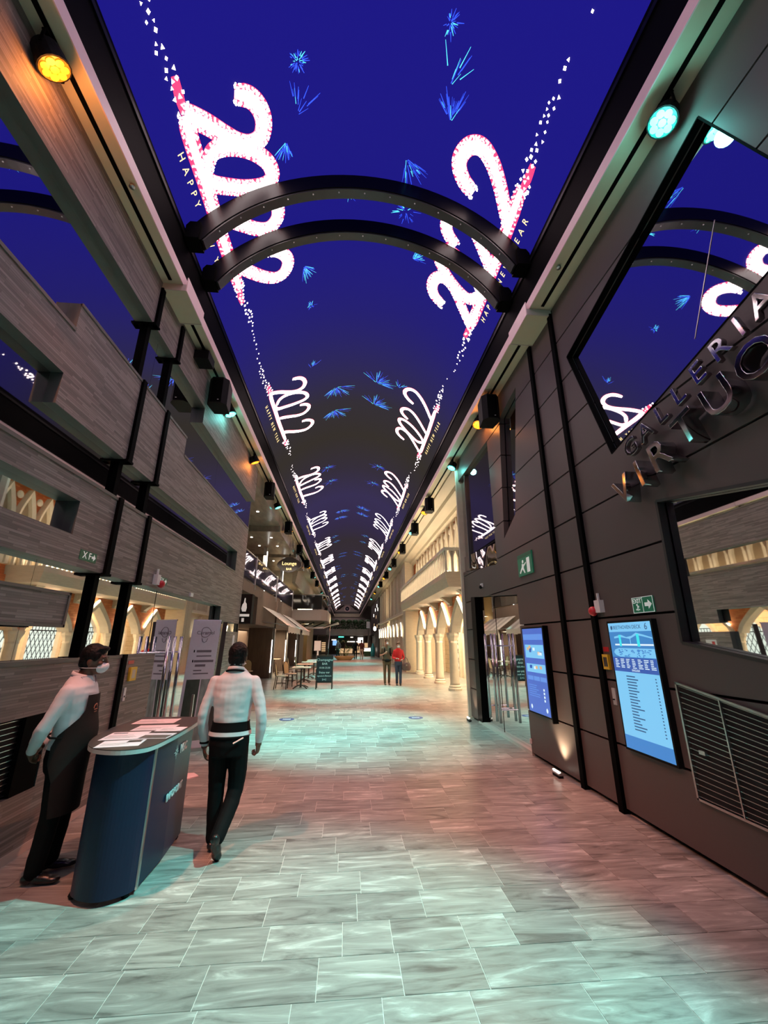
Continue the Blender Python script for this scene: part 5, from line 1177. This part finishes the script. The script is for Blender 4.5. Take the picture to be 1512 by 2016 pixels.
# ================================================================== PEOPLE
M['skin_d'] = mat('brown_skin', (0.115,0.055,0.035), 0.5, scale=20, var=0.12); M['skin_l'] = mat('light_skin', (0.48,0.28,0.20), 0.5, scale=20, var=0.08)
M['shirt'] = mat('white_cotton_shirt', (0.66,0.67,0.70), 0.75, scale=5, var=0.05, bump=0.9, bscale=7); M['trouser'] = mat('black_trouser_cloth', (0.0045,0.0045,0.005), 0.8, scale=30, var=0.2, spec=0.12)
M['apron'] = mat('dark_brown_apron', (0.020,0.013,0.012), 0.8, scale=30, var=0.15, spec=0.15); M['hair'] = mat('black_hair', (0.004,0.0035,0.0035), 0.55, spec=0.2, scale=90, var=0.5, bump=0.6, stretch=(1,1,.25)); M['hair_b'] = mat('brown_hair', (0.10,0.06,0.035), 0.5, scale=90, var=0.4)
M['shoe'] = mat('black_shoe_leather', (0.010,0.010,0.010), 0.3); M['shoe_b'] = mat('brown_shoe_leather', (0.10,0.06,0.035), 0.5); M['mask'] = mat('white_face_mask', (0.72,0.78,0.82), 0.7, var=0.04); M['olive'] = mat('olive_tee', (0.125,0.115,0.075), 0.8, var=0.1); M['khaki'] = mat('khaki_trousers', (0.13,0.10,0.055), 0.8)
M['redtop'] = mat('red_knit_top', (0.62,0.02,0.025), 0.75); M['jeans'] = mat('blue_jeans', (0.045,0.07,0.12), 0.8, scale=9, var=0.3); M['bag'] = mat('patterned_leather_bag', (0.13,0.08,0.075), 0.5, scale=30, var=0.7); M['eye'] = mat('eye_white', (0.6,0.58,0.55), 0.3); M['maroon'] = mat('maroon_tee', (0.09,0.02,0.02), 0.8); M['paleleg'] = mat('pale_trousers', (0.50,0.36,0.30), 0.8)
V3 = Vector
def sp3(P, k=4):
    P = [V3(p) for p in P]; out = []
    for i in range(len(P)-1):
        a, b_, c, d = P[max(i-1,0)], P[i], P[i+1], P[min(i+2,len(P)-1)]
        for j in range(k):
            t = j/k; out.append(0.5*((2*b_)+(c-a)*t+(2*a-5*b_+4*c-d)*t*t+(3*b_-a-3*c+d)*t**3))
    out.append(P[-1]); return out
def limb(mb, P, R, k=4, n=12):
    pts = sp3(P, k); m = len(pts); rs = []
    for i in range(m):
        f = i/(m-1)*(len(R)-1); a = int(min(f, len(R)-2)); rs.append(R[a]+(R[a+1]-R[a])*(f-a))
    mb.tube(pts, rs, n); mb.ell(pts[0], (rs[0],)*3, 12, 8); mb.ell(pts[-1], (rs[-1],)*3, 12, 8)
TORSO = [(-.16,.150,.108),(-.06,.166,.122),(.02,.160,.118),(.12,.142,.106),(.24,.152,.112),(.36,.172,.118),(.46,.182,.108),(.52,.165,.092),(.57,.10,.075),(.61,.062,.062)]   # dz from pelvis, half width, half depth
def torso_rings(J, grow, z0=-1, z1=9, k=1.0, belly=0.0, n=24):
    pv, nk = V3(J['pelvis']), V3(J['neck']); L = nk.z-pv.z; out = []
    for dz, a, b_ in TORSO:
        f = dz/.57; c = pv+(nk-pv)*f
        if c.z < z0-1e-6 or c.z > z1+1e-6: continue
        bl = belly*math.exp(-((dz-.12)/.13)**2)
        out.append((c, a*k+grow, b_*k+grow, bl))
    rings = []
    for c, a, b_, bl in out:
        rings.append([c+V3((a*math.cos(2*PI*i/n), b_*math.sin(2*PI*i/n)+(bl*max(0,math.sin(2*PI*i/n))), 0)) for i in range(n)])
    return rings
def hand(mb, w, d, nrm, curl=0.5, s=1.0, thumb=1):
    w, d, nrm = V3(w), V3(d).normalized(), V3(nrm); nrm = (nrm-d*nrm.dot(d)).normalized(); a = d.cross(nrm)*thumb
    R3 = Matrix((a, nrm, d)).transposed()
    mb.ell(w+d*.052*s, (.040*s,.017*s,.052*s), 14, 9, R3); mb.tube([w-d*.02*s, w+d*.03*s], [.027*s,.030*s], 12)
    for off, ln, r in ((.030,.074,.0088),(.010,.084,.0092),(-.011,.078,.0088),(-.030,.060,.0078)):
        p = w+d*.088*s+a*off*s; ang_ = curl*.6; pts = [p-d*.015*s, p]
        for j in range(3):
            dd = d*math.cos(ang_)+nrm*math.sin(ang_); p = p+dd*ln*s*(.42,.33,.25)[j]; pts.append(p); ang_ += curl
        mb.tube(pts, [r*s*1.05,r*s*1.05,r*s,r*s*.95,r*s*.8], 8); [mb.ell(q, (r*s,)*3, 8, 5) for q in pts[1:]]
    p = w+d*.022*s+a*.030*s; t1 = (d*.75+a*.62+nrm*.25).normalized(); q = p+t1*.045*s; t2 = (d*.95+a*.12+nrm*.35).normalized(); e = q+t2*.035*s
    mb.tube([p,q,e], [.013*s,.011*s,.0085*s], 8); mb.ell(q, (.011*s,)*3, 8, 5); mb.ell(e, (.0085*s,)*3, 8, 5)
def head(mb, c, R3, s=1.0):
    A = lambda x, y, z: V3(c)+R3 @ V3((x*s,y*s,z*s))
    mb.ell(A(0,-.008,.018), (.076*s,.094*s,.102*s), 20, 14, R3); mb.ell(A(0,.022,-.045), (.060*s,.066*s,.070*s), 18, 12, R3); mb.ell(A(0,.052,-.088), (.030*s,.030*s,.022*s), 12, 8, R3)
    mb.ell(A(0,.080,.030), (.052*s,.016*s,.014*s), 12, 8, R3); mb.tube([A(0,.084,.022), A(0,.099,-.012), A(0,.104,-.026), A(0,.088,-.036)], [.009*s,.012*s,.015*s,.010*s], 8)
    for sx in (-1, 1): mb.ell(A(sx*.077,-.008,-.012), (.010*s,.020*s,.032*s), 12, 8, R3); mb.ell(A(sx*.040,.064,-.02), (.024*s,.020*s,.018*s), 10, 7, R3)
    mb.ell(A(0,.086,-.056), (.024*s,.012*s,.007*s), 10, 6, R3); mb.ell(A(0,.084,-.067), (.021*s,.011*s,.008*s), 10, 6, R3)
def shoe(name, m, ank, yaw, pitch, parent, s=1.0):
    R3 = Matrix.Rotation(yaw, 3, 'Z') @ Matrix.Rotation(pitch, 3, 'X'); A = lambda x, y, z: V3(ank)+R3 @ V3((x*s,y*s,z*s))
    mb = MB(); mb.ell(A(0,-.035,-.045), (.037*s,.048*s,.036*s), 14, 9, R3); mb.ell(A(0,.06,-.050), (.042*s,.085*s,.032*s), 14, 9, R3); mb.ell(A(.0,.125,-.056), (.043*s,.065*s,.024*s), 14, 9, R3); mb.tube([A(0,-.005,.03), A(0,0,-.03)], [.042*s,.046*s], 12)
    me = remesh(mb, .008, 3); me.materials.append(m); return link(name, me, parent)
def person(label, loc, rz, J, skin, top, bottom, shoe_m, hair_m, near=True, sleeve='long', head_rot=(0,0,0), foot=None, belly=0.0, hands=None, mask=True, k=1.0, arm_r=1.0, long_hair=False, cuff=True):
    t = thing('person', label, 'person', loc, rz)
    vx = .0062 if near else .0105; s = 1.0
    R3 = (Matrix.Rotation(head_rot[2],3,'Z') @ Matrix.Rotation(head_rot[0],3,'X') @ Matrix.Rotation(head_rot[1],3,'Y')); hc = V3(J['head'])
    B = MB(); B.loft(torso_rings(J, 0, k=k*.94)); limb(B, [J['neck']-V3((0,0,.06)), J['neck'], hc+R3 @ V3((0,-.02,-.05))], [.062,.055,.056]); head(B, hc, R3)
    for sd in 'LR':
        sh, el, wr_ = V3(J['sh'+sd]), V3(J['el'+sd]), V3(J['wr'+sd]); limb(B, [sh, el, wr_], [.050*arm_r,.042*arm_r,.036*arm_r,.033*arm_r,.024])
        hd = (hands or {}).get(sd, {}); d = hd.get('d', wr_-el); hand(B, wr_, d, hd.get('n', (0,1,0)), hd.get('curl', .55), 1.0, hd.get('thumb', 1 if sd == 'L' else -1))
        hp, kn, an = V3(J['hip'+sd]), V3(J['kn'+sd]), V3(J['an'+sd]); limb(B, [hp, kn, an], [.082,.066,.050,.052,.036])
        B.ell(an+V3((0,.04,-.045)), (.030,.08,.022), 10, 6)
    me = remesh(B, vx, 3); me.materials.append(skin); link('body', me, t)
    # top
    T = MB(); T.loft(torso_rings(J, .016, z0=J['pelvis'][2]-.02, z1=J['neck'].z+.06, k=k, belly=belly)); limb(T, [V3(J['shL'])+V3((.03,0,.0)), V3(J['shR'])-V3((.03,0,.0))], [.060*arm_r,.070,.060*arm_r])
    for sd in 'LR':
        sh, el, wr_ = V3(J['sh'+sd]), V3(J['el'+sd]), V3(J['wr'+sd])
        if sleeve == 'long': limb(T, [sh, el, wr_+(el-wr_).normalized()*.012], [.060*arm_r,.054*arm_r,.050*arm_r,.045*arm_r,.036])
        else: limb(T, [sh, sh.lerp(el,.5), sh.lerp(el,.72)], [.064*arm_r,.060*arm_r,.062*arm_r])
    nz = J['neck'][2]
    me = remesh(T, vx*1.3, 4, .0075 if near else 0, 7.0, cut=lambda p: p.z > nz+.02 and (V3((p.x,p.y,0))-V3((J['neck'][0],J['neck'][1],0))).length < .070)
    me.materials.append(top); link('top', me, t)
    # trousers
    P = MB(); P.loft(torso_rings(J, .012, z1=J['pelvis'][2]+.06, k=k))
    for sd in 'LR': limb(P, [J['hip'+sd], J['kn'+sd], V3(J['an'+sd])+V3((0,-.005,.0))], ([.094,.086,.070,.066,.060] if near else [.086,.076,.062,.056,.052]))
    me = remesh(P, vx*1.3, 4, .003 if near else 0, 8.0); me.materials.append(bottom); link('trousers', me, t)
    for sd in 'LR':
        f = (foot or {}).get(sd, (0,0)); shoe('shoe', shoe_m, V3(J['an'+sd])+V3((0,0,-.0)), f[0], f[1], t)
    A = lambda x, y, z: hc+R3 @ V3((x,y,z))
    H = MB(); H.ell(A(0,-.022,.042), (.088,.100,.103), 20, 14, R3); H.ell(A(0,-.052,-.010), (.080,.066,.085), 18, 12, R3); H.ell(A(0,.045,.100), (.060,.050,.026), 16, 10, R3)
    for sx in (-1,1): H.ell(A(sx*.068,.022,.035), (.014,.030,.040), 10, 7, R3)
    if long_hair: H.ell(A(0,-.06,-.06), (.07,.05,.08), 14, 9, R3)
    me = remesh(H, .006 if near else .014, 2, .003 if near else 0, 60.0); me.materials.append(hair_m); link('hair', me, t)
    if mask:
        K = MB(); K.ell(A(0,.062,-.055), (.056,.056,.048), 16, 10, R3); K.ell(A(0,.100,-.045), (.026,.026,.034), 12, 8, R3)
        me = remesh(K, .006 if near else .012, 3); me.materials.append(M['mask']); mk = link('face_mask', me, t)
        for sx in (-1, 1): 
            mb = MB(); mb.tube([A(sx*.052,.07,-.055), A(sx*.075,.02,-.058), A(sx*.080,-.03,-.060), A(sx*.05,-.085,-.06), A(0,-.105,-.06)], .0022, 5); link('strap', mb.mesh('strap', M['mask']), mk)
    for sx in (-1, 1):
        e = MB(); e.ell(A(sx*.030,.079,.008), (.013,.008,.006), 10, 7, R3); ey = link('eye', e.mesh('eye', M['eye'], smooth=True), t)
        e = MB(); e.ell(A(sx*.030,.0855,.008), (.0055,.003,.0055), 8, 6, R3); link('iris', e.mesh('iris', M['black'], smooth=True), ey)
        e = MB(); e.tube([A(sx*.012,.091,.024), A(sx*.030,.092,.030), A(sx*.048,.080,.025)], [.003,.004,.0025], 6); link('eyebrow', e.mesh('eyebrow', hair_m), t)
    return t, A
# ---- waiter walking away, seen from behind
JB = dict(pelvis=(0,0,.885), neck=V3((0,.0,1.425)), head=(0,.02,1.565), shL=(-.178,0,1.345), shR=(.178,0,1.345), elL=(-.245,-.035,1.075), elR=(.275,-.05,1.075), wrL=(-.232,.05,.815), wrR=(.262,.0,.835),
          hipL=(-.085,0,.85), hipR=(.085,0,.85), knL=(-.085,.05,.465), knR=(.085,.035,.455), anL=(-.075,.07,.085), anR=(.03,-.20,.185))
WB = (-1.035,4.30,0)
pb, A = person('waiter in white shirt and black trousers walking away, seen from behind', WB, 0.0, JB, M['skin_d'], M['shirt'], M['trouser'], M['shoe'], M['hair'], True, foot={'L':(0.05,0.0),'R':(0.0,-0.95)}, hands={'L':dict(curl=.45,n=(1,.2,0),thumb=1),'R':dict(curl=1.15,n=(-1,.2,0),thumb=1)}, mask=True, k=1.0)
def band(J, z0, z1, grow, m, name, parent, belly=0.0, k=1.0, n=24, slope=0.0, rz0=0, rz1=2*PI):
    pv, nk = V3(J['pelvis']), V3(J['neck']); rings = []
    for i in range(5):
        z = z0+(z1-z0)*i/4; dz = (z-pv.z)*.57/(nk.z-pv.z)
        for j in range(len(TORSO)-1):
            if TORSO[j][0] <= dz <= TORSO[j+1][0]: f = (dz-TORSO[j][0])/(TORSO[j+1][0]-TORSO[j][0]); a = TORSO[j][1]+(TORSO[j+1][1]-TORSO[j][1])*f; b_ = TORSO[j][2]+(TORSO[j+1][2]-TORSO[j][2])*f; break
        c = pv+(nk-pv)*(dz/.57); bl = belly*math.exp(-((dz-.12)/.13)**2)
        rings.append([c+V3(((a*k+grow)*math.cos(rz0+(rz1-rz0)*q/n), (b_*k+grow)*math.sin(rz0+(rz1-rz0)*q/n)+bl*max(0,math.sin(rz0+(rz1-rz0)*q/n)), slope*math.sin(rz0+(rz1-rz0)*q/n))) for q in range(n if rz1-rz0 > 6.2 else n+1)])
    mb = MB(); w_ = len(rings[0]); Vv_ = [p for r in rings for p in r]; F = []
    cl = rz1-rz0 > 6.2
    for i in range(4):
        for q in range(w_ if cl else w_-1): F.append((i*w_+q, i*w_+(q+1)%w_, (i+1)*w_+(q+1)%w_, (i+1)*w_+q))
    mb.add(Vv_, F); return link(name, mb.mesh(name, m, smooth=True), parent)
band(JB, .935, 1.015, .024, M['trouser'], 'apron_waistband', pb); band(JB, .905, .938, .030, M['shirt'], 'shirt_tail', pb); band(JB, .888, .908, .019, M['shoe'], 'belt', pb)
def ring_at(c, r, h, m, name, parent, tilt=(0,0), n=20, flare=0.0):
    mb = MB(); V_ = []
    for j, z in enumerate((0, h)):
        for q in range(n):
            a = 2*PI*q/n; rr_ = r+(flare if j == 0 else 0); V_.append(V3(c)+V3((rr_*math.cos(a), rr_*math.sin(a), z+tilt[0]*math.sin(a)*rr_)))
    for j, z in enumerate((h, 0)):
        for q in range(n):
            a = 2*PI*q/n; rr_ = r-.006+(flare if j == 1 else 0); V_.append(V3(c)+V3((rr_*math.cos(a), rr_*math.sin(a), z+tilt[0]*math.sin(a)*rr_)))
    F = [(j*n+q, j*n+(q+1)%n, ((j+1)%4)*n+(q+1)%n, ((j+1)%4)*n+q) for j in range(4) for q in range(n)]
    mb.add(V_, F); return link(name, mb.mesh(name, m, smooth=True), parent)
ring_at((0,-.004,1.438), .076, .036, M['shirt'], 'collar', pb, (-.25,0), flare=.014); ring_at((0,-.004,1.425), .096, .016, M['trouser'], 'neck_strap', pb, (-.25,0))
ring_at((-.2335,.042,.822), .040, .022, M['trouser'], 'wristband', pb)
o = link('pen', MB().tube([(.07,-.155,.855),(.15,-.13,.895)], .007, 6).mesh('pen', M['steel']), pb)
# ---- waiter standing in profile behind the counter
JA = dict(pelvis=(0,-.01,.875), neck=V3((0,-.01,1.40)), head=(0,.06,1.553), shL=(-.175,-.03,1.315), shR=(.175,-.03,1.315), elL=(-.235,-.12,1.06), elR=(.235,-.12,1.06), wrL=(-.08,-.225,.90), wrR=(.125,-.215,.885),
          hipL=(-.09,-.01,.845), hipR=(.09,-.01,.845), knL=(-.10,.01,.46), knR=(.095,.0,.46), anL=(-.11,-.01,.085), anR=(.10,-.03,.085))
pa, A = person('waiter in white shirt, dark apron and face mask standing behind the counter', (-2.25,4.02,0), math.radians(-80), JA, M['skin_d'], M['shirt'], M['trouser'], M['shoe'], M['hair'], True, foot={'L':(.15,0),'R':(-.1,0)}, belly=.05, hands={'L':dict(d=(.9,-.1,-.35),n=(0,1,0),curl=.5),'R':dict(d=(-.75,-.15,-.5),n=(0,1,0),curl=.5)}, head_rot=(-.06,0,-.06), k=1.06)
# apron: bib and skirt wrapping the front
mb = MB(); n = 18; rows = [(1.285,.62),(1.24,.66),(1.17,.72),(1.12,.95),(1.06,1.35),(1.00,1.75),(.92,1.95),(.80,1.9),(.68,1.55),(.55,1.48),(.44,1.40)]; V_ = []
for z, ha in rows:
    dz = (z-.875)*.57/(1.40-.875)
    if dz > TORSO[0][0]:
        for j in range(len(TORSO)-1):
            if TORSO[j][0] <= dz <= TORSO[j+1][0]: f = (dz-TORSO[j][0])/(TORSO[j+1][0]-TORSO[j][0]); a = TORSO[j][1]+(TORSO[j+1][1]-TORSO[j][1])*f; b_ = TORSO[j][2]+(TORSO[j+1][2]-TORSO[j][2])*f; break
    else: a, b_ = .165, .118
    bl = .05*math.exp(-((dz-.12)/.13)**2)
    for q in range(n+1):
        th = PI/2-ha+2*ha*q/n; V_.append(V3(((a*1.06+.030)*math.cos(th), -.01+(b_*1.06+.030)*math.sin(th)+bl*max(0,math.sin(th)), z)))
mb.add(V_, [(i*(n+1)+q, i*(n+1)+q+1, (i+1)*(n+1)+q+1, (i+1)*(n+1)+q) for i in range(len(rows)-1) for q in range(n)])
ap = link('apron', mb.mesh('apron', M['apron'], smooth=True), pa)
for sx in (-1, 1): link('apron_strap', MB().tube([(sx*.095,.095,1.285),(sx*.10,.06,1.36),(sx*.075,-.02,1.425),(sx*.04,-.075,1.435),(0,-.085,1.437)], [(.008,.004)]*5, 6).mesh('apron_strap', M['apron']), ap)
link('apron_tie', MB().tube([(.185,-.0,.98),(.17,-.09,.985),(.08,-.145,.99),(0,-.15,.99)], .008, 6).mesh('apron_tie', M['apron']), ap)
M['embroid'] = mat('rust_embroidery', (0.30,0.10,0.06), 0.7)
mb = MB(); c = V3((.05,.155,1.185))
for k in range(10): a0 = PI*k/9; mb.ell(c+V3((.030*math.cos(a0), -.004*abs(math.cos(a0)), .024*math.sin(a0))), (.007,.004,.007), 8, 5)
for k in range(6): mb.ell(c+V3((-.028+.011*k,.0,-.016)), (.006,.004,.005), 8, 5); mb.ell(c+V3((-.02+.008*k,.0,-.034)), (.005,.004,.004), 8, 5)
link('apron_logo', mb.mesh('apron_logo', M['embroid'], smooth=True), ap)
ring_at((0,-.008,1.412), .078, .040, M['shirt'], 'collar', pa, (-.30,0), flare=.014)
for sx in (-1, 1): link('collar_flap', MB().prism([(sx*.010,.092,1.375),(sx*.095,.062,1.345),(sx*.098,.012,1.425),(sx*.045,.070,1.425)], (0,.008,.004)).mesh('collar_flap', M['shirt']), pa)
# ---- couple strolling towards the camera
JC = dict(pelvis=(0,0,.93), neck=V3((0,.0,1.50)), head=(0,.03,1.655), shL=(-.19,0,1.41), shR=(.19,0,1.41), elL=(-.27,-.03,1.13), elR=(.27,-.02,1.14), wrL=(-.25,.10,.90), wrR=(.13,.19,1.20), hipL=(-.09,0,.90), hipR=(.09,0,.90), knL=(-.09,.03,.49), knR=(.10,.06,.49), anL=(-.10,-.10,.085), anR=(.10,.14,.085))
pc, A = person('man in olive tee and khaki trousers with backpack straps walking towards the camera', (1.72,18.0,0), PI+.05, JC, M['skin_l'], M['olive'], M['khaki'], M['shoe_b'], M['hair_b'], False, sleeve='short', foot={'L':(0,-.1),'R':(0,.05)}, hands={'R':dict(d=(-.6,.2,.5),n=(-.3,-.5,.3),curl=.8)}, mask=True, k=1.04)
for sx in (-1, 1): link('backpack_strap', MB().tube([(sx*.12,-.13,1.40),(sx*.125,-.02,1.50),(sx*.115,.13,1.40),(sx*.12,.15,1.22),(sx*.17,.05,1.10)], [(.028,.012)]*5, 8).mesh('backpack_strap', M['rubber']), pc)
mb = MB(); mb.ell((0,-.22,1.22), (.16,.11,.24), 14, 9); link('backpack', mb.mesh('backpack', M['rubber'], smooth=True), pc)
band(JC, .93, .97, .03, M['rubber'], 'waist_strap', pc, k=1.04); mb = MB(); mb.ell((0,.17,.93), (.13,.05,.065), 14, 8); link('waist_bag', mb.mesh('waist_bag', M['rubber'], smooth=True), pc)
JD = dict(pelvis=(0,0,.89), neck=V3((0,.0,1.39)), head=(0,.03,1.53), shL=(-.155,0,1.31), shR=(.155,0,1.31), elL=(-.225,-.01,1.06), elR=(.22,-.02,1.06), wrL=(-.16,.17,.98), wrR=(.10,.20,1.02), hipL=(-.08,0,.86), hipR=(.08,0,.86), knL=(-.08,.05,.47), knR=(.07,.02,.47), anL=(-.07,.10,.085), anR=(.06,-.06,.085))
pd, A = person('woman in red top and blue jeans carrying a handbag, walking towards the camera', (2.16,17.7,0), PI-.05, JD, M['skin_l'], M['redtop'], M['jeans'], M['shoe'], M['hair_b'], False, foot={'L':(0,.05),'R':(0,-.15)}, hands={'L':dict(d=(.5,.8,0),n=(0,0,-1),curl=.6),'R':dict(d=(-.6,.6,.1),n=(0,0,-1),curl=.6)}, mask=True, k=.90, arm_r=.88, long_hair=True)
hb = thing('handbag', 'patterned brown leather handbag hanging from the arm of the woman in red', 'handbag', (2.47,17.58,.55))
mb = MB(); mb.loft([[(2.47+a*math.cos(2*PI*i/18), 17.56+b_*math.sin(2*PI*i/18), z) for i in range(18)] for z, a, b_ in ((.56,.13,.06),(.60,.17,.085),(.70,.19,.09),(.82,.16,.07),(.87,.12,.04))]); mb.build('bag_body', M['bag'], hb, smooth=True)
for dy in (-.03,.03): MB().tube([(2.37,17.56+dy,.85),(2.38,17.56+dy,1.0),(2.42,17.56+dy,1.07),(2.50,17.56+dy,1.02),(2.56,17.56+dy,.85)], .009, 6).build('handle', M['brownlam'], hb)
MB().box((2.44,17.47,.74), (2.50,17.49,.80)).build('clasp', M['steel'], hb)
# ---- distant people
def far_person(lab, loc, rz, top, bot, h=1.0, lh=False, hair='hair', sl='short'):
    J = {k_: (V3(v) if not isinstance(v, V3) else v.copy()) for k_, v in JC.items()}; J['wrR'] = V3((.25,.08,.90))
    person(lab, loc, rz, J, M['skin_l'], M[top], M[bot], M['shoe'], M[hair], False, sleeve=sl, mask=False, foot={'L':(0,-.1),'R':(0,.05)}, k=.98, long_hair=lh)
far_person('distant woman in black clothes beside the boat planter', (.95,42.0,0), .1, 'trouser', 'trouser', lh=True, sl='long')
far_person('distant man in maroon tee and pale trousers near the kiosk', (1.5,41.2,0), .0, 'maroon', 'paleleg')
far_person('distant person in dark red clothes behind the boat planter', (-.75,44.5,0), 2.6, 'maroon', 'trouser', sl='long')
